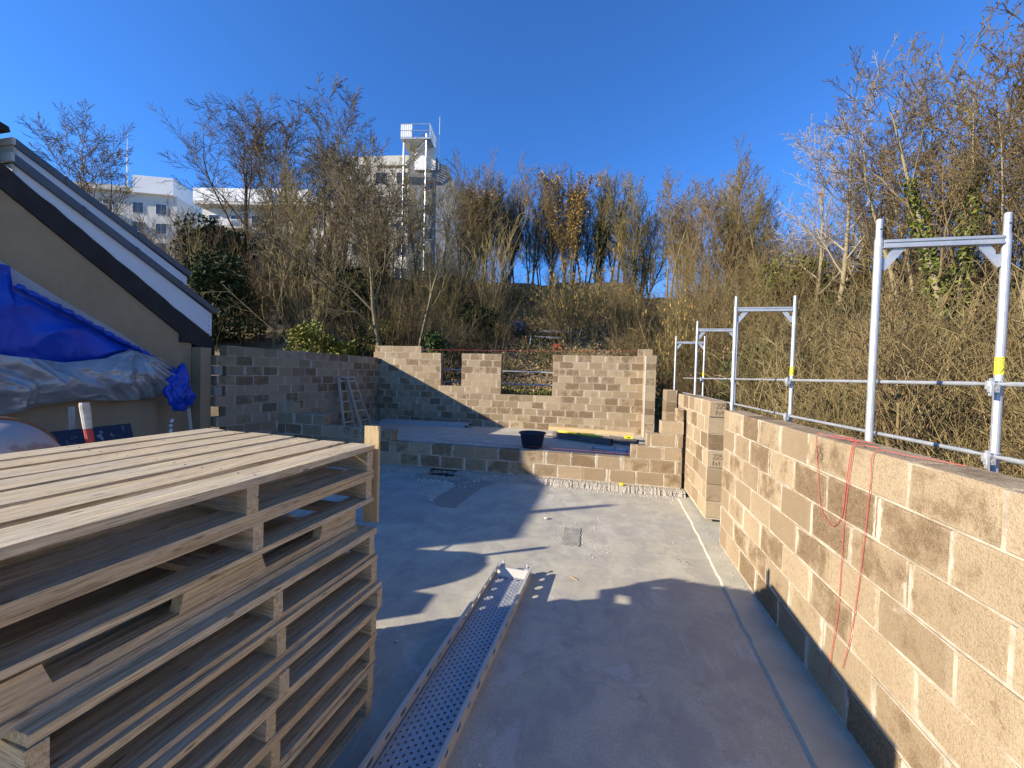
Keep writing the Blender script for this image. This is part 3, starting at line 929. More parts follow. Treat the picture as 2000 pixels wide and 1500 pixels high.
def rail(name, label, a, b, r=0.0168, group='guard rails of the scaffold'):
    a = Vector(a); b = Vector(b); d = (b-a).normalized()
    t = thing(name, label, 'guard rail', a, 0, group)
    L = (b-a).length
    mb = MB().tube([(0, 0, 0), d*0.06, d*0.10, d*(L-0.10), d*(L-0.06), d*L], [0.010, 0.012, r, r, 0.012, 0.010], 10)
    mb.obj('tube', GALV, t)
    for s in (0.36, 0.37):
        pass
    MB().tube([d*(L*0.37), d*(L*0.37+0.03)], r+0.0009, 10).obj('dark_band', INK, t)
    return t
ends = [(2.545, 0.55)] + [(x+0.732-0.03, y) for x, y in FR] + [(2.58, 14.6)]
nm = ['between camera side and nearest scaffold frame', 'between nearest and second scaffold frames', 'between second and third scaffold frames', 'between third and farthest scaffold frames', 'beyond the farthest scaffold frame']
for (a, b, n_) in zip(ends, ends[1:], nm):
    for z, w in ((2.19, 'upper'), (1.70, 'lower')):
        rail('guard_rail', f'{w} galvanised guard rail {n_}', (a[0], a[1]+0.03, z), (b[0], b[1]-0.03, z))
for z, w in ((2.29, 'upper'), (1.79, 'lower')):
    rail('guard_rail', f'{w} scaffold rail seen through the window openings of the back wall', (-7.6, 15.35, z), (0.6, 15.5, z-0.03), 0.024)

HS = 0.96
def near(o):
    o.scale = (HS, HS, HS); o.location = (o.location.x*HS, o.location.y*HS, 2.17*(1-HS)+o.location.z*HS); return o
# ------------------------------------------------------------------ neighbouring house on the left
def house():
    t = thing('house', 'neighbouring house with tan gable wall, white and anthracite verge boards', 'house', (-9.504, 7.43, 0.0868))
    t.scale = (HS, HS, HS)
    def P(y, z, x=0.0): return (x, y-7.74, z)
    X0 = -9.9
    # gable wall; its unseen lower wing is shaped to cast the slab shadow
    w = MB()
    w.prism([P(7.74, -0.4), P(7.74, 2.70), P(4.575, 5.02), P(3.35, 5.92), P(3.35, 4.02), P(0.05, 4.02), P(0.05, -0.4)], (-8.0, 0, 0))
    w.obj('gable_wall', PLASTER, t)
    w = MB().box(P(7.76, -0.4, 0.262), P(8.03, 2.62, -0.42)); w.obj('corner_pier', PLASTER, t)
    # dark brown strip above the wall, ragged upper edge
    rr = random.Random(3)
    low = [(8.30, 2.33), (7.74, 2.705), (4.575, 5.03), (3.34, 5.935)]
    up = []
    n = 26
    for i in range(n+1):
        f = i/n; y = 3.34 + (8.25-3.34)*f; z = 6.30 + (2.86-6.30)*f + rr.uniform(-.018, .018)
        up.append((y, z))
    m = MB(); poly = [P(y, z, 0.05) for y, z in up] + [P(8.30, 2.62, 0.05)] + [P(y, z, 0.05) for y, z in low]
    m.prism(poly, (-0.42, 0, 0)); m.obj('dark_strip', DARK_BROWN, t)
    m = MB().box(P(7.44, 2.72, 0.012), P(7.80, 2.93, 0.056)); m.obj('eave_bracket', DARK_BROWN, t)
    # lower white fascia and its grey drip sheet
    def slope(y, y0, z0, y1, z1): return z0 + (z1-z0)*(y-y0)/(y1-y0)
    m = MB(); m.prism([P(4.735, 5.55, 0.02), P(8.235, 3.50, 0.02), P(8.235, 2.93, 0.02), P(4.735, 5.20, 0.02)], (-0.45, 0, 0)); m.obj('lower_fascia', FASCIA_W, t)
    m = MB(); m.prism([P(4.70, 5.66, 0.10), P(8.36, 3.615, 0.10), P(8.28, 3.52, 0.10), P(4.70, 5.50, 0.10)], (-0.60, 0, 0)); m.obj('lower_drip_sheet', FASCIA_G, t)
    # upper white fascia and its grey drip sheet
    m = MB(); m.prism([P(4.79, 5.85, -0.05), P(7.66, 4.30, -0.05), P(7.66, 3.93, -0.05), P(4.79, 5.55, -0.05)], (-0.45, 0, 0)); m.obj('upper_fascia', FASCIA_W, t)
    m = MB(); m.prism([P(4.76, 5.955, 0.0), P(7.74, 4.44, 0.0), P(7.70, 4.32, 0.0), P(4.76, 5.82, 0.0)], (-0.60, 0, 0)); m.obj('upper_drip_sheet', FASCIA_G, t)
    for y in (5.6, 6.5, 7.4):
        z = slope(y, 4.70, 5.66, 8.36, 3.615); j = MB(); j.prism([P(y, z+.006, 0.112), P(y+.05, z-.022, 0.112), P(y+.05, z-.15, 0.112), P(y, z-.13, 0.112)], (-0.3, 0, 0)); j.obj('sheet_joint', FASCIA_G, t)
    for y in (5.4, 6.6):
        z = slope(y, 4.76, 5.955, 7.74, 4.44); j = MB(); j.prism([P(y, z+.006, 0.012), P(y+.05, z-.020, 0.012), P(y+.05, z-.14, 0.012), P(y, z-.12, 0.012)], (-0.3, 0, 0)); j.obj('sheet_joint', FASCIA_G, t)
    s = MB()
    for i in range(5): s.tube([P(8.16, 2.98+.11*i, 0.0), P(8.16, 2.98+.11*i, 0.024)], .012, 6)
    tag(s.obj('screws', DARK_BROWN, t), kind='stuff')
    # return towards the camera side: the sunlit white end of both fascias
    m = MB()
    m.box(P(4.70, 5.30, 0.03), P(4.735, 5.52, -3.0)); m.box(P(4.66, 5.52, 0.10), P(4.70, 5.66, -3.0))
    m.box(P(4.755, 5.66, -0.04), P(4.79, 5.84, -3.0)); m.box(P(4.72, 5.84, 0.0), P(4.76, 5.955, -3.0))
    m.obj('parapet_end', RENDERC, t)
    m = MB(); m.prism([P(4.735, 5.2, -0.46), P(4.735, 5.9, -0.46), P(7.70, 4.36, -0.46), P(8.2, 3.5, -0.46), P(8.2, 2.9, -0.46)], (-7.5, 0, 0)); m.obj('roof', DARK_BROWN, t)
    # grey flashing strip over the tarp
    fl = [(4.35, 3.96), (4.688, 3.74), (5.333, 3.326), (6.31, 2.763), (6.797, 2.416), (7.403, 2.003)]
    lo = [(7.36, 1.80), (6.45, 2.40), (5.333, 3.06), (4.688, 3.40), (4.35, 3.62)]
    m = MB(); m.prism([P(y, z, 0.035) for y, z in fl + lo], (-0.03, 0, 0)); m.obj('flashing_strip', FLASH, t)
    return t
H_ = house()
m = MB(); m.tube([(-0.04, 1.13-7.74, 3.9), (-0.04, 1.13-7.74, 4.62)], [.075, .06], 10); m.obj('added_shadow_pole', FASCIA_G, H_)  # unseen pole added to cast the thin spike shadow on the slab
# overhanging roof corner of the next house at the frame's edge
m = MB()
m.prism([(-9.9, 3.9, 6.30), (-9.9, 4.68, 6.10), (-9.9, 4.70, 6.02), (-9.9, 4.5, 5.99), (-9.9, 4.42, 5.965), (-9.9, 3.9, 5.965)], (-1.2, 0, 0))
tag(near(m.obj('roof_corner', DARK_BROWN)), 'dark roof corner jutting in at the left edge above the house parapet', 'roof')
o = MB()
rr = random.Random(9)
yy = [3.2+0.12*i for i in range(30)]
top = [(y, 1.62 - (y-4.2)*0.10 + rr.uniform(-.01, .01)) for y in yy if y <= 6.74] + [(6.76, 1.30), (6.80, 1.22), (6.785, 1.02), (6.83, 0.9), (6.79, 0.7), (6.82, 0.45)]
o.prism([(-9.66, y, z) for y, z in top] + [(-9.66, 6.8, -0.1), (-9.66, 3.2, -0.1)], (-0.22, 0, 0))
tag(near(o.obj('plastered_wall', PLASTER)), 'low tan plastered wall with a broken right end below the silver tarp', 'wall')

# ------------------------------------------------------------------ tarpaulins
def interp(pts, t):
    d = [0]
    for a, b in zip(pts, pts[1:]): d.append(d[-1] + math.hypot(b[0]-a[0], b[1]-a[1]))
    s = t*d[-1]
    for i in range(len(pts)-1):
        if s <= d[i+1] or i == len(pts)-2:
            f = (s-d[i])/max(1e-9, d[i+1]-d[i]); a, b = pts[i], pts[i+1]
            return (a[0]+(b[0]-a[0])*f, a[1]+(b[1]-a[1])*f)
from mathutils import noise as mnoise
def tarp(name, label, upper, lower, x, m, fold, nu=150, nv=60, fu=1.0):
    vs_ = []; fs = []
    for j in range(nv+1):
        v = j/nv
        for i in range(nu+1):
            u = i/nu
            a = interp(upper, u); b = interp(lower, u)
            y = a[0]+(b[0]-a[0])*v; z = a[1]+(b[1]-a[1])*v
            dx, dy, dz = fold(u, v, y, z)
            vs_.append((x+dx, y+dy, z+dz))
    for j in range(nv):
        for i in range(nu):
            q = j*(nu+1)+i
            fs.append((q, q+1, q+nu+2, q+nu+1))
    mb = MB(); mb.add(vs_, fs)
    o = mb.obj(name, m, None, smooth=True)
    near(o)
    so = o.modifiers.new('thickness', 'SOLIDIFY'); so.thickness = 0.004
    return tag(o, label, 'tarpaulin')
def crease(y, z, s):
    a = abs(mnoise.noise(Vector((y*s, z*s, 5.5)))) + 0.5*abs(mnoise.noise(Vector((y*s*2.1, z*s*2.1, 9.5)))) + 0.25*abs(mnoise.noise(Vector((y*s*4.3, z*s*4.3, 1.5))))
    return 0.35-a
def ridge(v): return 1-abs(2*(v - math.floor(v))-1)
def fold_b(u, v, y, z):
    n1 = mnoise.noise(Vector((u*2.2 + v*1.8, v*1.3, 3.1)))
    f = ridge(u*3.2 + v*1.5 + 0.5*n1)**2.2*math.sin(math.pi*min(1, v*1.1))
    hang = 0.10*math.sin(math.pi*v)**0.8
    roll = 0.07*max(0, 1-v/0.07)
    return (0.06 + hang + 0.09*f*(0.35+0.65*abs(n1)*2) + roll + 0.045*crease(y*0.8+z*.3, z*.6, 2.2), 0, 0.02*n1)
upB = [(3.6, 3.50), (3.941, 3.619), (4.409, 3.749), (4.575, 3.73), (4.595, 3.43), (5.223, 3.108), (6.181, 2.572), (6.42, 2.47)]
loB = [(3.6, 2.20), (3.934, 2.14), (4.403, 2.067), (4.758, 2.006), (5.153, 2.021), (5.754, 2.13), (6.182, 2.33), (6.44, 2.44)]
tarp('blue_tarp', 'bright blue tarpaulin stretched over the gable below the grey flashing', upB, loB, -9.78, TARP_B, fold_b)
upS = [(3.6, 2.42), (4.4, 2.25), (5.15, 2.16), (5.75, 2.26), (6.18, 2.46), (6.66, 2.30), (7.138, 1.93), (7.25, 1.86)]
loS = [(3.6, 1.235), (4.4, 1.277), (4.756, 1.384), (5.367, 1.472), (6.095, 1.41), (6.662, 1.47), (6.90, 1.53), (7.15, 1.62)]
def fold_s(u, v, y, z):
    # folds fan out from the gathering point near the right end
    gx, gz = 6.38, 2.45
    ang = math.atan2(z-gz, y-gx); d = math.hypot(y-gx, z-gz)
    n1 = mnoise.noise(Vector((y*1.1, z*1.4, 7)))
    n2 = mnoise.noise(Vector((y*2.6, z*3.1, 2)))
    q = 0.55*ang*2.9 + 0.9*(z + 0.22*(y-5)) * 2.2
    f = ridge(q + 0.75*n1 + 0.25*n2)
    f2 = ridge(q*2.1 + 1.3*n1 + 0.5*n2)
    amp = min(1, d*1.2)*0.5+0.35
    return (0.14 + 0.14*math.sin(math.pi*min(1, v*0.9)) + amp*(0.17*f**1.6 + 0.07*f2**1.3) - 0.10*v*v + 0.025*n1 + 0.07*crease(y*0.7, z*1.2, 2.6), 0.0, 0.04*n1*math.sin(math.pi*v))
tarp('silver_tarp', 'silver grey tarpaulin hanging in fanned folds below the blue one', upS, loS, -9.60, TARP_S, fold_s, 200, 70)
# roll of blue tarp along the flashing edge
edge = [(4.60, 3.42), (5.2, 3.12), (6.1, 2.62), (6.5, 2.42), (6.8, 2.22), (6.98, 1.98), (7.05, 1.70)]
def bundle():
    bm = bmesh.new()
    bmesh.ops.create_icosphere(bm, subdivisions=5, radius=1.0)
    for v in bm.verts:
        p = v.co.copy()
        n = mnoise.noise(p*1.7+Vector((4, 1, 0))); n2 = ridge(p.z*1.3 + p.y*1.6 + 1.2*n)
        s = 1 + 0.25*n + 0.16*(n2-0.5) + 0.42*crease(p.y*1.1+p.x, p.z, 1.5) - 0.05
        q = p*s
        y = q.y*0.27; z = q.z*0.44; x = q.x*0.20
        z2 = z
        y += 0.18*(-(z))          # leans down to the right
        if p.z > 0.45 and p.y > 0.05: z2 += 0.22*(p.z-0.45)*1.9; y += 0.20*(p.z-.45)
        v.co = Vector((x, y, z2))
    me = bpy.data.meshes.new('tarp_bundle'); bm.to_mesh(me); bm.free()
    me.materials.append(TARP_B)
    o = link('tarp_bundle', me, None, (-9.27, 6.98, 1.56))
    tag(o, 'crumpled bundle of blue tarpaulin dangling at the tarp end', 'tarpaulin')
    near(o)
    me.polygons.foreach_set('use_smooth', [True]*len(me.polygons))
bundle()
mb = MB()
mb.tube([(-9.58+0.02*math.sin(i*1.7)+.16*smooth(.72, 1, i/48), *interp(edge, i/48)) for i in range(49)], [0.042+0.016*math.sin(i*2.3)+0.11*smooth(.74, 1, i/48)*(1+.25*math.sin(i*4.1)) for i in range(49)], 10)
tag(near(mb.obj('tarp_hem', TARP_B, None, True)), 'rolled blue hem of tarpaulin running down along the grey flashing', 'tarpaulin hem')

# ------------------------------------------------------------------ concrete mixer
def mixer():
    t = thing('concrete_mixer', 'pinkish white concrete mixer drum with rusty ring beside the pallet stack', 'concrete mixer', (-4.97, 2.18, 0.0))
    c = Vector((0.0, 0.03, 1.25))
    m = Matrix.Translation(c) @ Matrix.Rotation(R(-8), 4, 'Z') @ Matrix.Rotation(R(97), 4, 'Y')
    d = MB()
    # profile: closed bottom at +z, mouth at -z
    d.lathe([(0.0, 0.46), (0.18, 0.455), (0.27, 0.42), (0.35, 0.34), (0.405, 0.20), (0.425, 0.06), (0.43, 0.0)], 36, 0, m)
    d.lathe([(0.43, -0.05), (0.41, -0.16), (0.33, -0.42), (0.27, -0.58), (0.255, -0.58), (0.32, -0.42), (0.40, -0.16)], 36, 0, m)
    d.obj('drum', DRUM, t, True)
    g = MB(); g.lathe([(0.43, 0.0), (0.452, 0.0), (0.452, -0.05), (0.43, -0.05)], 48, 0, m); g.obj('ring_gear', RUST, t)
    f = MB()
    for sy in (-1, 1):
        f.tube([(-0.62, sy*0.30, 0.03), (-0.05, sy*0.47, 1.2)], 0.028, 8); f.tube([(0.55, sy*0.30, 0.03), (0.02, sy*0.47, 1.2)], 0.028, 8)
    f.tube([(-0.62, -0.42, 0.03), (-0.62, 0.42, 0.03)], 0.03, 8); f.tube([(0.55, -0.42, 0.22), (0.55, 0.42, 0.22)], 0.03, 8)
    f.tube([(0, -0.5, 1.2), (0, -0.40, 1.2)], 0.05, 10); f.tube([(0, 0.5, 1.2), (0, 0.40, 1.2)], 0.05, 10)
    f.obj('stand', RED, t)
    for sy in (-1, 1):
        w = MB(); mw = Matrix.Translation((0.55, sy*0.42, 0.22)) @ Matrix.Rotation(R(90), 4, 'X')
        w.lathe([(0.08, 0.03), (0.17, 0.045), (0.22, 0.03), (0.22, -0.03), (0.17, -0.045), (0.08, -0.03)], 20, 0, mw); w.obj('wheel', BLACKST, t, True)
    mo = MB().box((-0.25, -0.80, 1.02), (0.30, -0.48, 1.46)); mo.obj('motor_box', RED, t)  # out of view; enlarged and raised to widen the mixer's slab shadow
    # tilting wheel and bent handle
    h = MB(); k = 20; pts = [(0.10+0.33*math.cos(2*math.pi*i/k), 0.60, 0.96+0.33*math.sin(2*math.pi*i/k)) for i in range(k+1)]
    h.tube(pts, 0.017, 6, cap=False)
    for a in (0, 60, 120): h.tube([(0.10-0.33*math.cos(R(a)), .6, 0.96-0.33*math.sin(R(a))), (0.10+0.33*math.cos(R(a)), .6, 0.96+0.33*math.sin(R(a)))], 0.012, 6)
    h.obj('tilt_wheel', RED, t)
    b = MB().tube([(0.36, 0.42, 0.75), (0.45, 0.44, 1.30), (0.465, 0.445, 1.47), (0.445, 0.44, 1.575)], 0.030, 10); bo = b.obj('handle', RED, t)
    b = MB().tube([(0.445, 0.44, 1.575), (0.43, 0.435, 1.70), (0.42, 0.43, 1.79), (0.418, 0.43, 1.81)], [0.031, 0.035, 0.036, 0.033], 10); b.obj('grip', sm('dirty_cream_paint', (0.40, 0.35, 0.27), (0.66, 0.61, 0.51), 16, 0.7), bo)
    l = MB().tube([(0.55, 0.2, 0.35), (0.95, 0.5, 0.6), (1.0, 0.9, 0.95), (0.7, 1.1, 1.15), (0.25, 0.95, 1.2), (0.1, 0.6, 0.96)], 0.014, 6); l.obj('cable', BLACKST, t)
mixer()
# navy mortar trough leaning behind the stack
m = MB()
A = Vector((-7.6, 3.78, 1.20)); B = Vector((-7.6, 4.98, 1.215)); C_ = Vector((-7.05, 4.80, 0.42)); D = Vector((-7.05, 3.70, 0.42))
def q(u, v, d=0):
    p = (A*(1-u)+B*u)*(1-v) + (D*(1-u)+C_*u)*v
    nrm = (B-A).cross(D-A).normalized()
    if nrm.x < 0: nrm = -nrm
    return p + nrm*d
g = [[q(u, v, 0.0 if 0 < i < 8 and 0 < j < 6 else -0.05) for i, u in enumerate([0, .03, .15, .35, .5, .65, .85, .97, 1])] for j, v in enumerate([0, .05, .3, .5, .7, .95, 1])]
vs_ = [p for row in g for p in row]; fs = []
for j in range(6):
    for i in range(8): fs.append((j*9+i, j*9+i+1, j*9+10+i, j*9+9+i))
m.add(vs_, fs)
m.add([q(0, 0, -.05), q(1, 0, -.05), q(1, 1, -.05), q(0, 1, -.05), q(.04, .05, -.33), q(.96, .05, -.33), q(.96, .95, -.33), q(.04, .95, -.33)], [(0, 1, 5, 4), (1, 2, 6, 5), (2, 3, 7, 6), (3, 0, 4, 7)])
tag(m.obj('mortar_trough', TUB), 'navy blue mortar trough tipped on edge, splashed with dried mortar', 'trough')
o = link('lath', board_mesh('lath', 0.9, 0.085, 0.03, 2, OLDWOOD), None, (-9.24, 5.12, 0.93), (R(90), R(-90), R(90)))
near(o); tag(o, 'short wooden lath leaning on the low plastered wall', 'lath')
o = link('lath', board_mesh('lath', 0.95, 0.06, 0.03, 3, OLDWOOD), None, (-9.12, 7.13, 0.72), (R(90), R(-95), R(80)))
near(o); tag(o, 'wooden stick standing under the crumpled blue tarp bundle', 'stick')
m = MB(); m.tube([(-9.2, 6.76, 0.0), (-9.2, 6.76, 0.90)], 0.03, 10); m.tube([(-9.2, 6.76, 0.90), (-9.2, 6.80, 0.98)], 0.03, 10)
t = thing('drain_pipe', 'thin white plastic pipe with dark clamps at the broken wall end', 'pipe', (0, 0, 0)); near(t); m.obj('pipe', WHITEPL, t)
for z in (0.80, 0.90): MB().tube([(-9.2, 6.76, z-.012), (-9.2, 6.76, z+.012)], 0.036, 10).obj('clamp', BLACKST, t)
# ------------------------------------------------------------------ things on the upper floor
def bucket():
    t = thing('mortar_bucket', 'round black mortar bucket with wide rim on the back room floor', 'bucket', (-1.90, 10.78, 0.17), 0.2)
    b = MB()
    b.lathe([(0.0, 0.0), (0.26, 0.0), (0.275, 0.02), (0.335, 0.36), (0.345, 0.40), (0.335, 0.40), (0.325, 0.36), (0.262, 0.03), (0.0, 0.025)], 40)
    b.obj('body', TUBB, t, True)
    r = MB(); r.lathe([(0.335, 0.385), (0.375, 0.385), (0.382, 0.40), (0.375, 0.415), (0.335, 0.412)], 40); r.obj('rim', TUBB, t, True)
    f = MB(); f.lathe([(0.0, 0.29), (0.15, 0.315), (0.318, 0.29)], 30); f.obj('mortar_fill', sm('grey_mortar_fill', (0.16, 0.18, 0.22), (0.26, 0.28, 0.32), 14, 0.8, bump=0.5), t)
    l = MB(); a0 = R(-115)
    for i in range(3):
        pass
    vs_ = []; 
    for i in range(4):
        a = a0 + R(4*i)
        for z in (0.235, 0.275): vs_.append(((0.311+(z-.235)*.17)*math.cos(a), (0.311+(z-.235)*.17)*math.sin(a), z))
    l.add(vs_, [(2*i, 2*i+2, 2*i+3, 2*i+1) for i in range(3)]); l.obj('label_sticker', WHITEPL, t)
bucket()

def beam(name, label, cat, a, b, w, h, m, hollow=False, group=None):
    a = Vector(a); b = Vector(b); d = b-a; L = d.length
    mb = MB()
    if not hollow: mb.box((0, -w/2, 0), (L, w/2, h))
    else:
        th = 0.012
        mb.box((0, -w/2, 0), (L, w/2, th)); mb.box((0, -w/2, h-th), (L, w/2, h))
        mb.box((0.001, -w/2, th), (L-.001, -w/2+th, h-th)); mb.box((0.001, w/2-th, th), (L-.001, w/2, h-th))
    o = mb.obj(name, m); o.location = a; o.rotation_euler = (0, -math.atan2(d.z, math.hypot(d.x, d.y)), math.atan2(d.y, d.x))
    return tag(o, label, cat, group)
beam('steel_box_beam', 'dark square hollow steel tube on the floor, nearer of the two by the props', 'steel tube', (-1.55, 12.72, 0.17), (0.25, 11.92, 0.17), 0.17, 0.19, BROWNST, True)
beam('steel_box_beam', 'dark square hollow steel tube half hidden behind the stepped blocks', 'steel tube', (-0.75, 12.90, 0.17), (0.98, 12.08, 0.17), 0.17, 0.19, BROWNST, True)
beam('timber_plank', 'long pale pine plank lying on the dark steel tubes', 'plank', (-1.75, 13.15, 0.36), (0.95, 12.80, 0.36), 0.26, 0.12, FRESH)
beam('timber_plank', 'thin grey weathered plank lying beside the pale pine plank', 'plank', (-2.6, 12.95, 0.19), (0.2, 12.55, 0.36), 0.14, 0.03, OLDWOOD)
def level(label, a, b):
    a = Vector(a); b = Vector(b); d = b-a; L = d.length
    t = thing('spirit_level', label, 'spirit level', a, math.atan2(d.y, d.x))
    MB().box((0, -.015, 0), (L, .015, 0.055)).obj('body', YELLOW, t)
    MB().box((L*.45, -.017, 0.018), (L*.52, .017, 0.050)).obj('vial', BLACKST, t)
level('long yellow spirit level lying among the steel tubes', (-1.40, 12.67, 0.365), (-0.02, 12.06, 0.365))
t = thing('yellow_box', 'small yellow tool case among the steel tubes', 'case', (0.72, 12.21, 0.363))
MB().box((-.12, -.06, 0), (.12, .06, .075)).obj('case', YELLOW, t); MB().box((-.03, -.075, .03), (.03, -.06, .05)).obj('handle', BLACKST, t)
def prop(label, a, rz, seed):
    t = thing('steel_prop', label, 'steel prop', a, rz, 'steel props lying on the floor')
    MB().tube([(0.01, 0, 0.08), (0.62, 0, 0.075)], 0.030, 12).obj('outer_tube', GALVD, t)
    MB().tube([(0.62, 0, 0.075), (1.15, 0, 0.07)], 0.024, 12).obj('inner_tube', GALV, t)
    MB().box((0, -0.07, 0.0), (0.010, 0.07, 0.145)).obj('base_plate', GALVD, t)
    m = MB(); k = 14
    m.tube([(0.60+0.015*math.sin(4*math.pi*i/k), 0.055*math.cos(2*math.pi*i/k), 0.085+0.07*math.sin(2*math.pi*i/k)) for i in range(k+1)], 0.006, 5, cap=False)
    m.obj('wire_loop', BLACKST, t)
    MB().box((0.78, -0.04, 0.092), (0.92, 0.02, 0.100)).obj('paper_tag', sm('pale_blue_tag', (0.40, 0.46, 0.62), (0.5, 0.55, 0.7), 6, 0.6), t)
prop('steel prop with wire loop lying on floor, farther of the pair by the steps', (-0.28, 10.98, 0.17), R(-9), 1)
prop('steel prop with wire loop lying on floor, nearer of the pair by the steps', (0.0, 10.55, 0.17), R(-5), 2)
# bundle of scaffold planks at the foot of the back wall
for i, (x0, y0, x1, y1, z, lab) in enumerate([(-8.3, 13.72, -4.95, 13.92, 0.17, 'grey scaffold plank on the floor under the back wall, bottom of its pile'),
                                             (-8.25, 13.76, -4.80, 13.90, 0.245, 'grey scaffold plank on the floor under the back wall, on top of its pile')]):
    t = thing('scaffold_plank', lab, 'scaffold plank', (x0, y0, z), math.atan2(y1-y0, x1-x0))
    L = math.hypot(x1-x0, y1-y0)
    MB().box((0, -.15, 0.055), (L, .15, .062)).obj('deck', GALVD, t)
    MB().box((0, -.165, 0), (L, -.15, .07)).obj('side_rail', GALV, t); MB().box((0, .15, 0), (L, .165, .07)).obj('side_rail', GALV, t)
    MB().box((L, -.12, .02), (L+.06, -.07, .06)).obj('hook', BLACKST, t); MB().box((L, .07, .02), (L+.06, .12, .06)).obj('hook', BLACKST, t)

# double wooden ladder leaning against the left wall
def ladder():
    t = thing('ladder', 'old wooden double ladder standing folded against the shaded left wall', 'ladder', (-8.72, 11.75, 0.17))
    def leaf(bottom, top, ya, yb, topw, n, shift):
        def side(y0, y1):
            a = Vector((bottom, y0, 0)); b = Vector((top, y1, 1.74))
            m = MB(); d = b-a
            s = Vector((0.036, 0, 0)); w = Vector((0, 0.030, 0))
            m.add([a-s-w, a+s-w, a+s+w, a-s+w, b-s-w, b+s-w, b+s+w, b-s+w], [(0,3,2,1),(4,5,6,7),(0,1,5,4),(1,2,6,5),(2,3,7,6),(3,0,4,7)])
            m.obj('stile', OLDWOOD, t); return a, b
        a0, b0 = side(ya, shift); a1, b1 = side(yb, shift+topw)
        for i in range(n):
            f = (i+0.6)/n
            p = a0.lerp(b0, f); q_ = a1.lerp(b1, f)
            m = MB(); z = Vector((0, 0, .024)); x = Vector((.034, 0, 0))
            m.add([p-x-z, p+x-z, p+x+z, p-x+z, q_-x-z, q_+x-z, q_+x+z, q_-x+z], [(0,3,2,1),(4,5,6,7),(0,1,5,4),(1,2,6,5),(2,3,7,6),(3,0,4,7)])
            m.obj('rung', FRESH if i % 2 else OLDWOOD, t)
    leaf(0.36, -0.02, 0.72, 1.34, 0.36, 5, 0.42)
    leaf(0.22, -0.12, 0.0, 0.55, 0.34, 5, 0.12)
    m = MB(); m.tube([(0.0, 0.10, 1.73), (0.0, 0.80, 1.73)], 0.022, 8); m.obj('hinge_bar', GALV, t)
ladder()

# ------------------------------------------------------------------ cords
def cord(name, label, pts, r, m=RED_CORD, cat='cord'):
    mb = MB(); mb.tube(pts, r, 5); return tag(mb.obj(name, m), label, cat)
def catmull(P, n=8):
    out = []
    P = [Vector(p) for p in P]
    for i in range(len(P)-1):
        p0 = P[max(i-1, 0)]; p1 = P[i]; p2 = P[i+1]; p3 = P[min(i+2, len(P)-1)]
        for k in range(n):
            t = k/n
            out.append(0.5*((2*p1)+(p2-p0)*t+(2*p0-5*p1+4*p2-p3)*t*t+(3*p1-p0-3*p2+p3)*t**3))
    out.append(P[-1]); return out
cord('mason_line', 'taut red mason line stretched along the top of the back wall', [(-7.05, 14.27, 3.02), (-3, 14.38, 3.035), (1.10, 14.53, 3.09)], 0.0045, cat='mason line')
cord('mason_line', 'taut red mason line along the top of the low wall', [(-3.6, 8.30, 0.655), (-1.5, 8.28, 0.645), (0.53, 8.25, 0.64)], 0.0032, cat='mason line')
xf = 1.511
cord('red_string', 'loop of red cord hanging over the sunlit right wall below the pencilled 55',
     catmull([(1.62, 3.05, 1.79), (1.56, 3.25, 1.789), (xf, 3.323, 1.784), (xf-.002, 3.28, 1.533), (xf-.002, 3.224, 1.30), (xf-.002, 3.12, 1.225), (xf-.002, 3.04, 1.222), (xf-.002, 2.96, 1.33), (xf-.002, 2.936, 1.515), (xf-.001, 2.89, 1.784), (1.55, 2.88, 1.790), (1.60, 2.98, 1.79)]), 0.0023)
cord('red_string', 'long red cord hanging down the right wall from the knot, left of the straight one',
     catmull([(1.60, 2.80, 1.79), (1.55, 2.86, 1.791), (xf, 2.872, 1.785), (xf-.002, 2.91, 1.55), (xf-.002, 2.935, 1.30), (xf-.002, 2.945, 0.95), (xf-.003, 2.955, 0.68), (xf-.002, 3.0, 0.42), (xf-.002, 3.02, 0.20)]), 0.0023)
cord('red_string', 'red cord hanging straight down the right wall, nearest to the camera',
     catmull([(1.70, 2.35, 1.789), (1.60, 2.55, 1.79), (xf, 2.676, 1.784), (xf-.002, 2.70, 1.60), (xf-.002, 2.735, 1.2), (xf-.002, 2.77, 0.9), (xf-.002, 2.82, 0.6), (xf-.002, 2.88, 0.38)]), 0.0022)
cord('red_string', 'tangled bit of red cord lying on top of the right wall',
     catmull([(1.60, 3.05, 1.792), (1.66, 3.20, 1.792), (1.60, 3.30, 1.795), (1.56, 3.18, 1.792), (1.63, 3.08, 1.793), (1.68, 2.98, 1.792)]), 0.0022)

# ------------------------------------------------------------------ debris on the floor
def blob_sheet(name, label, outline, z, m, cat=None, kind=None, jitter=0.03, seed=1, hgt=0.004):
    rr = random.Random(seed); P = []
    n = len(outline)
    for i in range(n):
        a = Vector(outline[i]); b = Vector(outline[(i+1) % n])
        k = max(2, int((b-a).length/0.05))
        for j in range(k):
            p = a.lerp(b, j/k); P.append((p.x+rr.uniform(-jitter, jitter), p.y+rr.uniform(-jitter, jitter)))
    k = len(P)
    vs_ = [(x, y, z+hgt) for x, y in P] + [(x, y, z-0.01) for x, y in P]
    mb = MB(); mb.add(vs_, [tuple(range(k))] + [(i, (i+1) % k, k+(i+1) % k, k+i) for i in range(k)])
    return tag(mb.obj(name, m), label, cat, None, kind)
blob_sheet('mortar_patch', 'rectangular grey mortar patch on the sunlit slab', [(-0.49, 5.06), (-0.255, 5.09), (-0.265, 5.71), (-0.50, 5.68)], 0.0, sm('grey_patch', (0.24, 0.225, 0.185), (0.36, 0.335, 0.28), 9, 0.95, bump=0.6), 'mortar patch', jitter=0.012, hgt=0.008)
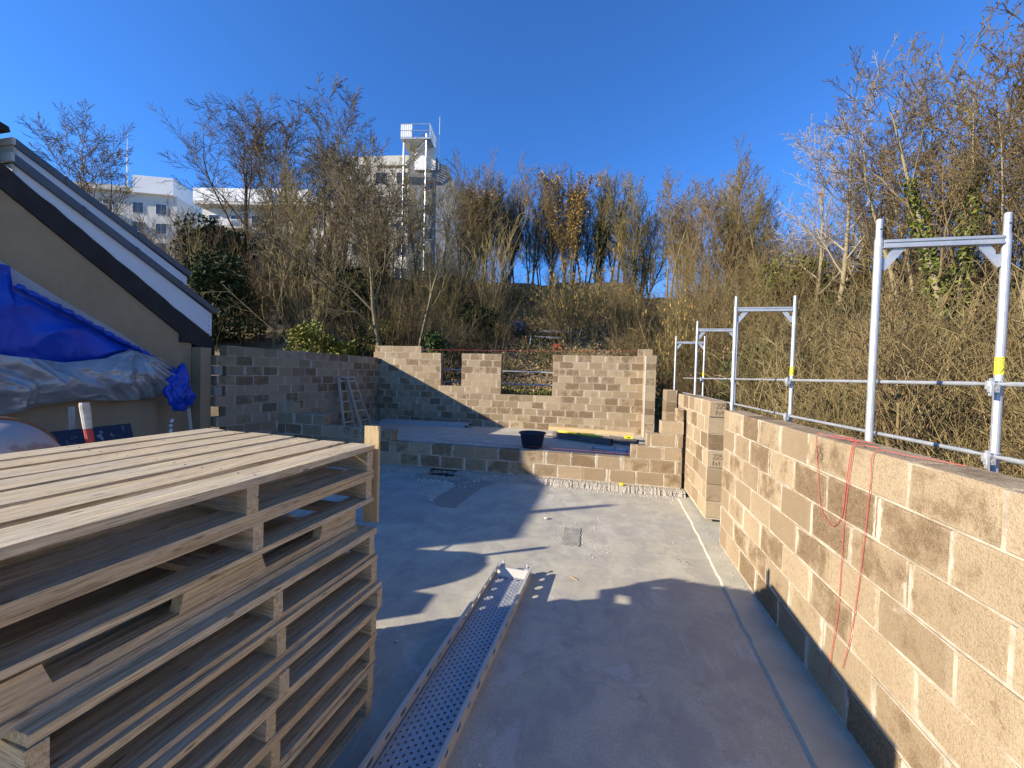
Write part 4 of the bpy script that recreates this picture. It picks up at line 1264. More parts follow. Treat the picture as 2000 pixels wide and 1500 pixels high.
blob_sheet('mud_stain', 'dark mud stain on the slab in front of the broken footing', [(-2.75, 6.62), (-2.80, 6.2), (-2.52, 5.95), (-2.28, 5.98), (-2.27, 6.5), (-2.22, 7.2), (-2.05, 7.62), (-2.9, 7.70), (-3.05, 7.45), (-2.72, 7.2)], 0.0, MUD, 'stain', jitter=0.022, seed=3, hgt=0.005)
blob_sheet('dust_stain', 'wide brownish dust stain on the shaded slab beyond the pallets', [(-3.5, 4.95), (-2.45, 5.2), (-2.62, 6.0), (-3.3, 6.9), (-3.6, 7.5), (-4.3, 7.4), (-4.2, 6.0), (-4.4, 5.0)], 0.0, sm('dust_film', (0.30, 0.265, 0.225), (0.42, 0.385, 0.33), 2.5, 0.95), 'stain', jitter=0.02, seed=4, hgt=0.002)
blob_sheet('hole_shade_sheet', 'flat black sheet standing in for the shade inside the broken footing hole', [(-3.52, 7.66), (-3.40, 7.60), (-3.2, 7.58), (-3.04, 7.64), (-3.0, 7.76), (-3.02, 7.97), (-3.5, 7.97)], 0.0, BLACKST, 'hole', jitter=0.012, seed=8, hgt=0.006)  # black sheet paints the shade of the hole, nothing is hollowed out
def rubble_rim():
    r2 = random.Random(12); vs_ = []; fs = []; k = 44
    for i in range(k):
        a = 2*math.pi*i/k
        for j, (f, z) in enumerate(((0.92, .006), (1.05, .05), (1.28, .045), (1.75, .004))):
            q = f*(1+r2.uniform(-.13, .13))
            vs_.append((-3.24+0.34*q*math.cos(a), min(7.76+0.20*q*math.sin(a), 7.975), max(.003, z*r2.uniform(.4, 1.5))))
    for i in range(k):
        i2 = (i+1) % k
        for j in range(3): fs.append((i*4+j, i2*4+j, i2*4+j+1, i*4+j+1))
    mb = MB(); mb.add(vs_, fs); tag(mb.obj('rubble_rim', MUD), 'ragged rim of muddy rubble round the dark hole in the footing', 'rubble')
rubble_rim()
rr = random.Random(21)
def pebble_mesh(var):
    r2 = random.Random(var); bm = bmesh.new(); bmesh.ops.create_icosphere(bm, subdivisions=1, radius=1)
    for v in bm.verts: v.co *= r2.uniform(.7, 1.15); v.co.z *= 0.6
    me = bpy.data.meshes.new('pebble'); bm.to_mesh(me); bm.free(); me.materials.append(STONE); return me
PEB = [pebble_mesh(i) for i in range(4)]
def gravel():
    mb = MB()
    def put(x, y, s, z=0.0):
        me = PEB[rr.randrange(4)]; a = rr.uniform(0, 6.3); ca, sa = math.cos(a), math.sin(a)
        mb.add([(x+s*(v.co.x*ca-v.co.y*sa), y+s*(v.co.x*sa+v.co.y*ca), z+s*(v.co.z+.35)) for v in me.vertices], [tuple(p.vertices) for p in me.polygons])
    for _ in range(700):
        x = rr.uniform(-2.0, 1.5); y = 7.80 + rr.gauss(0, .10) - abs(rr.gauss(0, .12))
        put(x, min(y, 7.93), rr.uniform(.004, .015), 0.06 if y > 7.78 else 0.0)
    for _ in range(160): put(rr.uniform(-7.3, -2.0), 7.74 - abs(rr.gauss(0, .12)), rr.uniform(.006, .02))
    for _ in range(900): put(rr.uniform(-2.8, 1.25), rr.uniform(1.8, 7.6), rr.uniform(.0015, .006)*(1 if rr.random() < .93 else 2.2))
    for _ in range(60): put(rr.gauss(-0.45, .25), rr.gauss(5.5, .4), rr.uniform(.004, .012))
    for _ in range(120): put(1.40+rr.uniform(-.03, .11), rr.uniform(1.5, 6.6), rr.uniform(.002, .008), 0.034)
    for _ in range(60): put(rr.uniform(-3.6, -2.4), rr.uniform(7.1, 7.7), rr.uniform(.012, .04))
    tag(mb.obj('gravel', STONE), 'loose crumbs of mortar scattered on the slab', kind='stuff')
gravel()
for (x, y, s, lab) in [(-0.80, 5.93, .045, 'white lump of mortar lying alone on the sunlit slab'), (-2.78, 6.15, .05, 'white lump of mortar lying on the dark mud stain'), (-1.56, 2.86, .022, 'small pale stone in the shade between the pallets and the scaffold plank')]:
    o = link('mortar_lump', PEB[int(s*1000) % 4], None, (x, y, s*.4)); o.scale = (s, s*.8, s*.8); tag(o, lab, 'mortar lump')
o = link('wood_chip', board_mesh('wood_chip', 0.10, 0.012, 0.006, 1, CHIP), None, (-0.26, 4.27, 0.005), (0, 0, -0.7)); tag(o, 'thin brown wood chip lying on the sunlit slab', 'wood chip')
def yblob(loc, s, lab, sq=False):
    bm = bmesh.new(); bmesh.ops.create_cube(bm, size=1.0)
    bmesh.ops.bevel(bm, geom=bm.edges[:], offset=0.18, segments=2, affect='EDGES')
    for v in bm.verts: v.co += Vector((mnoise.noise(v.co*3), mnoise.noise(v.co*3+Vector((5, 0, 0))), 0))*0.12
    me = bpy.data.meshes.new('yellow_clip'); bm.to_mesh(me); bm.free(); me.materials.append(YELLOW)
    o = link('yellow_clip', me, None, loc); o.scale = s; tag(o, lab, 'plastic clip')
yblob((0.36, 7.86, 0.125), (0.085, 0.05, 0.05), 'small yellow plastic clip lying on the footing of the low wall')
yblob((1.36, 8.10, 1.135), (0.07, 0.05, 0.045), 'small yellow plastic clip lying on the stepped blocks')

# ------------------------------------------------------------------ things lying on the bank
def on_ground(x, y): return ground_h(x, y) + wob(x, y)
for i, (x, y, L, rz, lab) in enumerate([(-3.3, 22.8, 2.4, R(-6), 'grey weathered boards lying on the bank, topmost of the pile'), (-3.4, 22.5, 2.6, R(2), 'grey weathered board under the others on the bank')]):
    o = link('old_board', board_mesh('old_board', L, 0.30, 0.05, i, sm('grey_board', (0.34, 0.34, 0.33), (0.52, 0.52, 0.50), 5, 0.85)), None, (x+L*.3, y, on_ground(x, y)+0.45-0.15*i), (R(14), R(2), rz)); tag(o, lab, 'board')
bm = bmesh.new(); bmesh.ops.create_icosphere(bm, subdivisions=3, radius=1)
for v in bm.verts: v.co *= 1+0.18*mnoise.noise(v.co*2.3); v.co.z *= .8
me = bpy.data.meshes.new('red_sack'); bm.to_mesh(me); bm.free(); me.materials.append(sm('red_plastic', (0.50, 0.035, 0.025), (0.62, 0.06, 0.04), 5, 0.5))
o = link('red_sack', me, None, (-2.58, 21.6, on_ground(-2.58, 21.6)+0.22)); o.scale = (.30, .25, .25); tag(o, 'bright red plastic sack lying on the bank below the grey boards', 'sack')
me2 = me.copy(); me2.name = 'dark_sack'; me2.materials.clear(); me2.materials.append(sm('dark_blue_plastic', (0.025, 0.03, 0.04), (0.05, 0.06, 0.075), 5, 0.5))
o = link('dark_sack', me2, None, (-5.0, 23.0, on_ground(-5.0, 23.0)+0.5)); o.scale = (.55, .4, .55); tag(o, 'dark plastic sack half hidden in the brush on the bank', 'sack')
m = MB(); p = Vector((-4.15, 22.0, on_ground(-4.15, 22.0))); m.tube([p, p+Vector((.03, 0, .55))], .035, 8); tag(m.obj('white_stake', WHITEPL), 'short white stake sticking out of the bank beside the dark sack', 'stake')
m = MB(); p = Vector((-4.40, 22.0, on_ground(-4.4, 22.0)+.2)); m.tube([p, p+Vector((.0, 0, .28))], .05, 8); tag(m.obj('orange_stake', sm('orange_paint', (0.6, 0.14, 0.03), (0.7, 0.2, 0.05), 4, 0.6)), 'short orange stake left of the white one on the bank', 'stake')
# ------------------------------------------------------------------ white flats on the hill
def flats():
    def win(t, x, y, z, w, h, rz=0.0, nrm=(0, -1)):
        fr = MB(); 
        fr.box((x-w/2, y-0.06, z), (x+w/2, y+0.02, z+h)); f = fr.obj('window', RENDERW, t)
        MB().box((x-w/2+.08, y-0.09, z+.08), (x-.04, y-0.062, z+h-.08)).box((x+.04, y-0.09, z+.08), (x+w/2-.08, y-0.062, z+h-.08)).obj('pane', WINDOWG, f)
    # long block with white parapet
    t = thing('apartment_building', 'long white apartment building with bright parapet behind the bare trees on the left', 'building', (-48, 48, 0), R(12))
    w = MB().box((-9.3, 0, 8), (9.0, 12, 24.9)); w.obj('wall', RENDERG, t)
    p = MB(); p.box((-9.6, -1.3, 25.3), (1.2, 12.2, 27.1)); p.box((1.25, -1.0, 25.6), (6.6, 12.2, 27.3)); p.box((6.65, -1.0, 25.2), (9.4, 12.2, 26.2)); p.obj('parapet', RENDERW, t)
    p = MB(); p.box((-9.6, -1.25, 24.9), (9.4, 0.0, 25.3)); p.obj('soffit', RENDERG, t)
    for fl in range(4):
        z = 22.2-3.0*fl
        for i, x in enumerate((-7.6, -4.4, -1.4, 2.0, 5.0, 7.6)):
            win(t, x, 0, z, 1.5, 1.7)
        b = MB(); b.box((-9.4, -1.2, z-0.55), (-2.6, -0.01, z-0.35)); b.obj('balcony_slab', RENDERC, t)
        r_ = MB()
        for i in range(24): r_.box((-9.35+i*.29, -1.18, z-.35), (-9.31+i*.29, -1.14, z+.55))
        r_.box((-9.4, -1.2, z+.55), (-2.6, -1.13, z+.62)); r_.obj('balcony_railing', RENDERW, t)
    for x, h in ((-8.8, 3.2), (5.2, 2.5)):
        MB().tube([(x, 2, 27.0), (x, 2, 27.0+h)], [.05, .02], 6).obj('antenna', RENDERW, t)
    # far left block with a bright cube on top
    t = thing('apartment_building', 'beige flats with bright white roof cube, half hidden by the house verge', 'building', (-73, 47, 0), R(22))
    w = MB().box((-10, 0, 8), (7.0, 12, 28.6)); w.obj('wall', RENDERG, t)
    w = MB().box((1.2, -0.6, 28.6), (6.8, 8, 31.2)); w.obj('roof_cube', RENDERW, t)
    w = MB().box((-10.2, -0.7, 28.6), (0.6, 12, 29.4)); w.obj('parapet', RENDERC, t)
    for fl in range(3):
        z = 25.6-3.0*fl
        for x in (-8.2, -5.4, -2.4, 1.6, 4.8): win(t, x, 0, z, 1.6, 1.7)
        b = MB(); b.box((-6.8, -1.2, z-0.55), (-1.0, -0.01, z-0.35)); b.obj('balcony_slab', RENDERC, t)
        b = MB(); b.box((-6.8, -1.2, z-.35), (-6.74, -1.14, z+.6)); b.box((-1.06, -1.2, z-.35), (-1.0, -1.14, z+.6)); b.box((-6.8, -1.2, z+.55), (-1.0, -1.14, z+.62))
        for i in range(18): b.box((-6.6+i*.31, -1.19, z-.35), (-6.57+i*.31, -1.16, z+.55))
        b.obj('balcony_railing', RENDERW, t)
    MB().tube([(-0.6, 1, 29.4), (-0.6, 1, 33.0), (-0.6, 1, 38.2)], [.08, .10, .02], 6).obj('antenna', RENDERW, t)
    MB().tube([(-7.0, 1, 29.4), (-7.0, 1, 36.2)], [.06, .03], 6).obj('antenna', RENDERW, t)
    # gabled tower block with slate side
    t = thing('apartment_building', 'tall pale gabled building with slate side wall behind the central tree', 'building', (-27, 48, 0), R(10))
    w = MB()
    w.prism([(-7.2, 0, 7), (6.2, 0, 7), (6.2, 0, 29.0), (1.0, 0, 30.4), (-7.2, 0, 30.2)], (0, 12, 0)); w.obj('wall', RENDERC, t)
    w = MB(); w.prism([(1.4, -.25, 7), (9.2, -.25, 7), (9.2, -.25, 24.0), (4.4, -.25, 30.4), (1.4, -.25, 30.6)], (0, -0.5, 0)); w.obj('slate_gable', SLATE, t)
    w = MB(); w.box((2.2, -1.0, 28.0), (4.9, -.76, 30.8)); w.obj('roof_box', RENDERW, t)
    for fl in range(5):
        z = 26.6-3.1*fl
        for x in (-5.6, -2.6, 0.2): win(t, x, 0, z, 1.4, 1.6)
        win(t, 4.2, -.76, z-1.2, 1.2, 1.5)
    # steel stair tower with platform
    t = thing('stair_tower', 'steel lookout platform on posts with white panel railing above the flats', 'tower', (-23.9, 46.4, 0), R(10))
    for (x, y) in ((-1.6, 0), (1.4, -.6), (1.5, 2.0), (-1.4, 2.2)):
        MB().tube([(x, y, 9.5), (x, y, 31.5)], .11, 6).obj('post', GALV, t)
    MB().box((-1.8, -.8, 30.8), (1.9, 2.4, 31.0)).obj('platform', GALVD, t)
    p = MB()
    for i in range(6): p.box((-1.78+.24*i, -.8, 31.05), (-1.58+.24*i, -.74, 32.6))
    p.obj('railing_panel', RENDERW, t); p = MB()
    for i in range(10): p.box((1.84, -.8+.31*i, 31.05), (1.9, -.55+.31*i, 32.6))
    p.obj('railing_panel', RENDERW, t)
    p = MB()
    for z in (31.8, 32.6): p.tube([(-1.8, -.8, z), (1.9, -.8, z), (1.9, 2.4, z)], .04, 5)
    p.obj('handrail', GALV, t)
    s = MB()
    for i in range(12): s.box((-1.2+.24*i, -.3-.02*i, 28.1+.22*i), (-.9+.24*i, .5, 28.16+.22*i))
    s.tube([(-1.3, -.3, 28.1), (1.6, -.5, 30.9)], .07, 5); s.obj('stair_flight', GALVD, t)
    MB().box((-5.2, -.2, 27.9), (-1.0, .6, 28.05)).obj('walkway', RENDERC, t)
    MB().tube([(2.6, 1, 28), (2.6, 1, 34.6)], [.06, .03], 5).obj('antenna', RENDERW, t)
flats()

# ------------------------------------------------------------------ bare trees
def vnorm(a): return a/ max(1e-9, math.sqrt(a[0]*a[0]+a[1]*a[1]+a[2]*a[2]))
def grow(rs, P, d, L, r, lev, cfg, out, rmin):
    c = cfg[lev]
    n = max(3, int(round(L/c['seg'])))
    n = min(n, c.get('nmax', 9))
    pts = [P]; rad = [r]; dirs = [d]
    up = np.array([0, 0, 1.0])
    for i in range(n):
        d = vnorm(d + rs.normal(0, c['wig'], 3) + up*c['trop'])
        P = P + d*(L/n)
        pts.append(P); dirs.append(d); rad.append(max(rmin, r*(1-(i+1)/n*(1-c['tip']))))
    out.append((np.array(pts), np.array(rad), lev))
    if lev+1 >= len(cfg): return
    k = c['kids'] + rs.integers(-1, 2)
    az = rs.uniform(0, 6.28)
    for j in range(max(1, k)):
        t = c['t0'] + (1-c['t0'])*((j+rs.uniform(0.1, .9))/k)
        f = t*n; i = min(int(f), n-1); a = f-i
        p = pts[i]*(1-a)+pts[i+1]*a; dd = dirs[i+1]; rr_ = rad[i]*(1-a)+rad[i+1]*a
        ref = up if abs(dd[2]) < .9 else np.array([1.0, 0, 0])
        u = vnorm(np.cross(dd, ref)); v = np.cross(dd, u)
        az += 2.4 + rs.normal(0, .4)
        ang = R(c['ang'] + rs.normal(0, c.get('angv', 9)))
        nd = vnorm(dd*math.cos(ang) + (u*math.cos(az)+v*math.sin(az))*math.sin(ang))
        LL = L*c['ratio']*(1-c.get('fall', .45)*t)*rs.uniform(.7, 1.25)
        grow(rs, p, nd, LL, max(rmin, rr_*c.get('rr', .6)), lev+1, cfg, out, rmin)

def polys_to_arrays(polys, ks):
    V = []; F = []; base = 0
    for pts, rad, lev in polys:
        k = ks[min(lev, len(ks)-1)]
        n = len(pts)
        d = np.gradient(pts, axis=0); d /= np.linalg.norm(d, axis=1)[:, None]+1e-9
        m = d.mean(0); ref = np.array([0, 0, 1.0]) if abs(m[2]) < .8 else np.array([1.0, 0, 0])
        a = np.cross(d, ref); a /= np.linalg.norm(a, axis=1)[:, None]+1e-9
        b = np.cross(d, a)
        th = 2*np.pi*np.arange(k)/k
        ring = pts[:, None, :] + rad[:, None, None]*(a[:, None, :]*np.cos(th)[None, :, None] + b[:, None, :]*np.sin(th)[None, :, None])
        V.append(ring.reshape(-1, 3))
        i = np.arange(n-1)[:, None]*k; j = np.arange(k)[None, :]; j2 = (j+1) % k
        q = np.stack([i+j, i+j2, i+k+j2, i+k+j], -1).reshape(-1, 4)+base
        F.append(q); base += n*k
    return np.concatenate(V), np.concatenate(F)

def np_mesh(name, V, F, m, smooth=True, mi=None):
    me = bpy.data.meshes.new(name)
    nf = len(F); w = F.shape[1]
    me.vertices.add(len(V)); me.vertices.foreach_set('co', V.astype(np.float32).ravel())
    me.loops.add(nf*w); me.loops.foreach_set('vertex_index', F.astype(np.int32).ravel())
    me.polygons.add(nf); me.polygons.foreach_set('loop_start', np.arange(0, nf*w, w, dtype=np.int32))
    for x in (m if isinstance(m, (list, tuple)) else [m]): me.materials.append(x)
    if mi is not None: me.polygons.foreach_set('material_index', np.asarray(mi, dtype=np.int32))
    if smooth: me.polygons.foreach_set('use_smooth', np.ones(nf, dtype=bool))
    me.update(calc_edges=True)
    return me

def leaf_quads(rs, C, size, jit=0.4, droop=0.0):
    """one small quad per centre"""
    n = len(C)
    a = rs.normal(0, 1, (n, 3)); a[:, 2] *= (1-droop); a /= np.linalg.norm(a, axis=1)[:, None]+1e-9
    b = np.cross(a, rs.normal(0, 1, (n, 3))); b /= np.linalg.norm(b, axis=1)[:, None]+1e-9
    s = size*rs.uniform(1-jit, 1+jit, (n, 1))
    a = a*s; b = b*s*0.62
    V = np.stack([C-a*.5, C+b*.5, C+a*.5, C-b*.5], 1).reshape(-1, 3)
    F = np.arange(4*n).reshape(n, 4)
    return V, F

CFG = {
 'spread': [dict(seg=.7, wig=.07, trop=.03, tip=.10, kids=9, t0=.26, ang=36, ratio=.74, fall=.42, rr=.60, nmax=11),
            dict(seg=.5, wig=.10, trop=.06, tip=.12, kids=9, t0=.18, ang=33, ratio=.50, rr=.55, nmax=9),
            dict(seg=.4, wig=.12, trop=.05, tip=.2, kids=8, t0=.12, ang=35, ratio=.50, rr=.6, nmax=6),
            dict(seg=.3, wig=.15, trop=.04, tip=.5, kids=6, t0=.12, ang=36, ratio=.52, rr=.75, nmax=4),
            dict(seg=.3, wig=.18, trop=.03, tip=.7, kids=0, t0=.2, ang=30, ratio=.5, nmax=3)],
 'upright': [dict(seg=.8, wig=.035, trop=.05, tip=.06, kids=22, t0=.18, ang=27, ratio=.36, fall=.45, rr=.48, nmax=12),
            dict(seg=.45, wig=.09, trop=.11, tip=.12, kids=10, t0=.10, ang=28, ratio=.48, rr=.6, nmax=8),
            dict(seg=.35, wig=.12, trop=.08, tip=.3, kids=6, t0=.12, ang=30, ratio=.5, rr=.75, nmax=4),
            dict(seg=.3, wig=.15, trop=.05, tip=.7, kids=0, t0=.2, ang=30, ratio=.5, nmax=3)],
 'pale': [dict(seg=.8, wig=.045, trop=.03, tip=.06, kids=11, t0=.34, ang=33, ratio=.44, fall=.48, rr=.55, nmax=12),
            dict(seg=.5, wig=.11, trop=.11, tip=.1, kids=8, t0=.2, ang=33, ratio=.46, rr=.55, nmax=9),
            dict(seg=.4, wig=.15, trop=.06, tip=.25, kids=5, t0=.2, ang=36, ratio=.46, rr=.7, nmax=5),
            dict(seg=.3, wig=.18, trop=.05, tip=.6, kids=3, t0=.2, ang=32, ratio=.5, rr=.8, nmax=3),
            dict(seg=.3, wig=.18, trop=.03, tip=.7, kids=0, t0=.2, ang=30, ratio=.5, nmax=2)],
}
def tree_variant(style, seed, H=10.0, r0=0.16, stems=1, lean=0.0, spreadstem=0.12, k0=6, cfg=None, rmin=0.0068):
    rs = np.random.default_rng(seed)
    polys = []
    cfg = cfg or CFG[style]
    for s in range(stems):
        a = rs.uniform(0, 6.28)
        d = vnorm(np.array([spreadstem*math.cos(a)*(stems > 1) + lean, spreadstem*math.sin(a)*(stems > 1), 1.0]))
        L = H*(.62 if style == 'spread' else .9)*(1 if s == 0 else rs.uniform(.72, .98))
        p0 = np.array([0.22*math.cos(a)*(stems > 1), 0.22*math.sin(a)*(stems > 1), -0.3])
        grow(rs, p0, d, L, r0*(1 if s == 0 else rs.uniform(.55, .9)), 0, cfg, polys, rmin)
    tr = [p for p in polys if p[2] <= 0]; cr = [p for p in polys if p[2] >= 1]
    # flare at the foot
    for pts, rad, lev in tr: rad[0] *= 1.35
    top = max(p[0][:, 2].max() for p in polys)
    return (polys_to_arrays(tr, [k0+2]), polys_to_arrays(cr, [6, 4, 3, 3, 3]), top, tr, cr)

TV = {}
def variant(key, style, seed, barkm, twigm, **kw):
    (tv, tf), (cv, cf), top, tr, cr = tree_variant(style, seed, **kw)
    TV[key] = dict(trunk=np_mesh('trunk', tv, tf, barkm), crown=np_mesh('crown', cv, cf, twigm), top=top, tr=tr, cr=cr, extra=[])
    return TV[key]
def add_leaves(key, name, m, seed, n, size, lo=0.3, hi=1.0, lev=2, spread=0.10):
    v = TV[key]; rs = np.random.default_rng(seed)
    P = np.concatenate([p[0] for p in v['cr'] if p[2] >= lev])
    P = P[(P[:, 2] > lo*v['top']) & (P[:, 2] < hi*v['top'])]
    C = P[rs.integers(0, len(P), n)] + rs.normal(0, spread, (n, 3))
    V, F = leaf_quads(rs, C, size)
    v['extra'].append((name, np_mesh(name, V, F, m, False)))
def add_ivy(key, seed, n, lo, hi, thick=0.22, size=0.11, m=IVY):
    v = TV[key]; rs = np.random.default_rng(seed); C = []
    for pts, rad, lev in v['tr'][:3]:
        zs = pts[:, 2]
        t = rs.uniform(0, 1, n//min(3, len(v['tr'])))
        z = lo + (hi-lo)*t
        x = np.interp(z, zs, pts[:, 0]); y = np.interp(z, zs, pts[:, 1])
        lump = 0.6+0.6*np.abs(np.sin(z*2.1+seed))
        a = rs.uniform(0, 6.28, len(z)); r_ = thick*lump*np.sqrt(rs.uniform(.15, 1, len(z)))*(1.15-.5*t)
        C.append(np.stack([x+r_*np.cos(a), y+r_*np.sin(a), z+rs.normal(0, .05, len(z))], 1))
    V, F = leaf_quads(rs, np.concatenate(C), size)
    v['extra'].append(('ivy', np_mesh('ivy', V, F, m, False)))

variant('dark_a', 'spread', 1, BARK_DARK, TWIG_D, r0=.15, lean=-.10)
variant('dark_b', 'spread', 2, BARK_DARK, TWIG_D, r0=.145, lean=-.22)
variant('dark_c', 'spread', 3, BARK_MID, TWIG_D, r0=.13)
variant('big_pale', 'spread', 5, BARK_PALE, mat('umber_twigs', m_twig((0.10, 0.08, 0.048), (0.175, 0.14, 0.08))), r0=.115, lean=-.14)
variant('slim_pale', 'pale', 6, BARK_PALE, TWIG_M, r0=.075)
variant('up_a', 'upright', 11, BARK_MID, TWIG_B, rmin=.0105, r0=.11, stems=2)
variant('up_b', 'upright', 12, BARK_MID, TWIG_B, rmin=.0105, r0=.10, stems=3)
variant('up_c', 'upright', 13, BARK_MID, TWIG_M, rmin=.0105, r0=.11, stems=2)
variant('up_ochre', 'upright', 14, BARK_MID, TWIG_B, rmin=.0105, r0=.10, stems=3); add_leaves('up_ochre', 'catkins', OCHRE, 1, 4200, .17, .22, .92, 1, .16)
variant('up_ivy', 'upright', 15, BARK_MID, TWIG_M, rmin=.0105, r0=.12, stems=2); add_ivy('up_ivy', 3, 2600, 0.0, 5.2, .45, .16)
variant('fan', 'upright', 16, BARK_MID, TWIG_M, rmin=.0105, r0=.12, stems=5, spreadstem=.34); add_ivy('fan', 5, 1500, 0.0, 3.4, .45, .16)
variant('twin', 'pale', 21, BARK_PALE, sm('silver_twigs', (0.26, 0.215, 0.14), (0.37, 0.31, 0.22), 2, .85), r0=.125, stems=2, spreadstem=.06)
variant('right_a', 'pale', 22, BARK_PALE, TWIG_B, r0=.11, stems=2, spreadstem=.08)
variant('right_b', 'pale', 23, BARK_PALE, TWIG_D, r0=.115, stems=2, spreadstem=.16)
variant('right_ivy', 'pale', 24, BARK_PALE, TWIG_B, r0=.125, stems=2, spreadstem=.08); add_ivy('right_ivy', 7, 4200, 0.0, 6.2, .27, .10, mat('yellowish_ivy', m_leaf((0.05, 0.075, 0.014), (0.17, 0.18, 0.035))))  # lighter, yellower leaf colour than the other ivy

def plant(key, x, y, H, label, rz=0.0, z=None, cat='tree', name='bare_tree', group=None, sxy=1.0):
    v = TV[key]
    t = thing(name, label, cat, (x, y, (ground_h(x, y)+wob(x, y)) if z is None else z), rz, group)
    s = H/v['top']
    for nm, me in [('trunk', v['trunk']), ('crown', v['crown'])] + v['extra']:
        o = link(nm, me, t); o.scale = (s*sxy, s*sxy, s)
        if nm in ('ivy', 'catkins'): o['kind'] = 'stuff'
    return t
TREES = [
 ('dark_c', -30.5, 19.0, 12.2, 0.4, 'bare dark tree at far left rising above the house verge boards'),
 ('dark_b', -28.4, 27, 15.0, 0.0, 'dark bare tree leaning left in front of the long white flats'),
 ('dark_a', -25.6, 28, 14.6, 1.9, 'dark broad-crowned bare tree between the leaning tree and the big pale tree'),
 ('dark_c', -23.3, 29, 14.4, 3.0, 'dark bare tree with fine twigs just left of the big pale tree'),
 ('big_pale', -10.5, 17.6, 12.3, 0.2, 'tallest pale-barked bare tree standing right behind the back wall corner'),
 ('slim_pale', -8.8, 17.2, 10.6, 1.0, 'slim pale bare tree just right of the big pale tree, below the lookout platform'),
 ('up_a', -12.1, 33, 11.2, 0.0, 'upright bare tree at the left end of the ridge row beside the slate gable'),
 ('up_ochre', -10.6, 32, 8.9, 1.1, 'bushy ridge tree with ochre catkins right of the slate gable'),
 ('up_b', -8.9, 35, 10.8, 2.0, 'thin many-stemmed grey tree on the ridge left of the orange one'),
 ('up_c', -6.6, 34.5, 10.4, 0.6, 'slender bare tree in the ridge row directly left of the tall orange-brown one'),
 ('up_b', -5.2, 36, 10.4, 4.0, 'thin bare ridge tree standing behind the orange-brown one'),
 ('up_ochre', -3.4, 33, 10.6, 3.3, 'orange-brown tree with hanging catkins in the middle of the ridge row'),
 ('up_a', -2.1, 36, 10.2, 2.5, 'dark-stemmed bare tree just left of the first ivy-clad ridge tree'),
 ('up_ivy', -0.8, 35, 9.8, 0.0, 'ridge tree with ivy wrapped round its trunk, narrow crown'),
 ('up_c', 0.6, 36, 9.9, 1.4, 'slim bare ridge tree between the two ivy-clad ones'),
 ('fan', 2.6, 34, 10.4, 0.3, 'fan-shaped ridge tree with ivy on its forked base, standing alone against the sky'),
 ('up_b', 5.6, 32, 9.4, 1.0, 'bare tree right of the sky gap beside the fan-shaped tree'),
 ('up_a', 6.9, 29, 10.9, 5.0, 'tall bare tree with wide twigs right of the sky gap'),
 ('up_c', 8.6, 30, 10.2, 3.6, 'bare tree on the ridge above the third scaffold frame'),
 ('slim_pale', 8.9, 26, 9.9, 2.2, 'slim young bare tree left of the dome-shaped evergreen'),
 ('twin', 9.3, 21, 13.6, 0.9, 'tall pale twin-stemmed bare tree standing clear against the blue sky'),
 ('right_a', 12.2, 24, 10.2, 0.5, 'bare tree close to the right of the pale twin-stemmed tree'),
 ('right_b', 11.3, 20, 11.4, 1.2, 'spreading bare tree left of the ivy-clad one on the right bank'),
 ('right_a', 11.7, 18.6, 11.7, 2.8, 'pale-trunked bare tree between the spreading tree and the ivy-clad tree'),
 ('right_b', 11.2, 17.0, 11.6, 4.4, 'bushy bare tree behind the ivy-clad one on the right bank'),
 ('right_ivy', 10.3, 14.6, 12.0, 0.2, 'tallest tree at right with pale trunks wrapped in sunlit ivy'),
 ('right_b', 11.3, 13.9, 10.4, 5.6, 'bare tree cut by the right edge of the picture'),
 ('right_a', 12.4, 14.8, 11.4, 0.9, 'bare tree behind the right edge tree, thin grey stems'),
 ('dark_c', -16.5, 25, 12.0, 5.1, 'dark bare tree behind the big pale tree, in front of the gabled building'),
 ('slim_pale', -11.9, 26, 11.0, 4.3, 'thin bare tree in front of the slate gable of the pale building'),
 ('slim_pale', -17.6, 18.2, 10.5, 0.4, 'thin tree in front of the long white flats, left of the big pale tree'),
]
for key, x, y, H, rz, lab in TREES: plant(key, x, y, H, lab, rz, group='bare trees on the bank')

# ------------------------------------------------------------------ shrubs and thicket
SC = [dict(seg=.45, wig=.075, trop=.03, tip=.2, kids=7, t0=.22, ang=33, angv=14, ratio=.40, fall=.3, rr=.5, nmax=7),
      dict(seg=.35, wig=.13, trop=.05, tip=.4, kids=3, t0=.15, ang=36, angv=14, ratio=.48, rr=.7, nmax=4),
      dict(seg=.3, wig=.16, trop=.02, tip=.6, kids=0, t0=.2, ang=34, ratio=.5, nmax=3)]
def shrub_arrays(seed, stems, H, spread, r0=.016, base=.35, rmin=.0042):
    rs = np.random.default_rng(seed); polys = []
    for s in range(stems):
        a = rs.uniform(0, 6.28); q = abs(rs.normal(0, spread))
        d = vnorm(np.array([q*math.cos(a), q*math.sin(a), 1.0]))
        b = base*math.sqrt(rs.uniform(0, 1))
        grow(rs, np.array([b*math.cos(a), b*math.sin(a), -0.15]), d, H*rs.uniform(.45, 1.08), r0*(.5+1.7*rs.uniform(0, 1)**2.5), 0, SC, polys, rmin)
    return polys_to_arrays(polys, [4, 3, 3])
SH = [shrub_arrays(100+i, 16, 3.4, .24+.05*i, .016, .75) for i in range(6)]
SL = [shrub_arrays(140+i, 20, 1.5, .75, .010, .9, .0042) for i in range(4)]     # low bramble-like growth
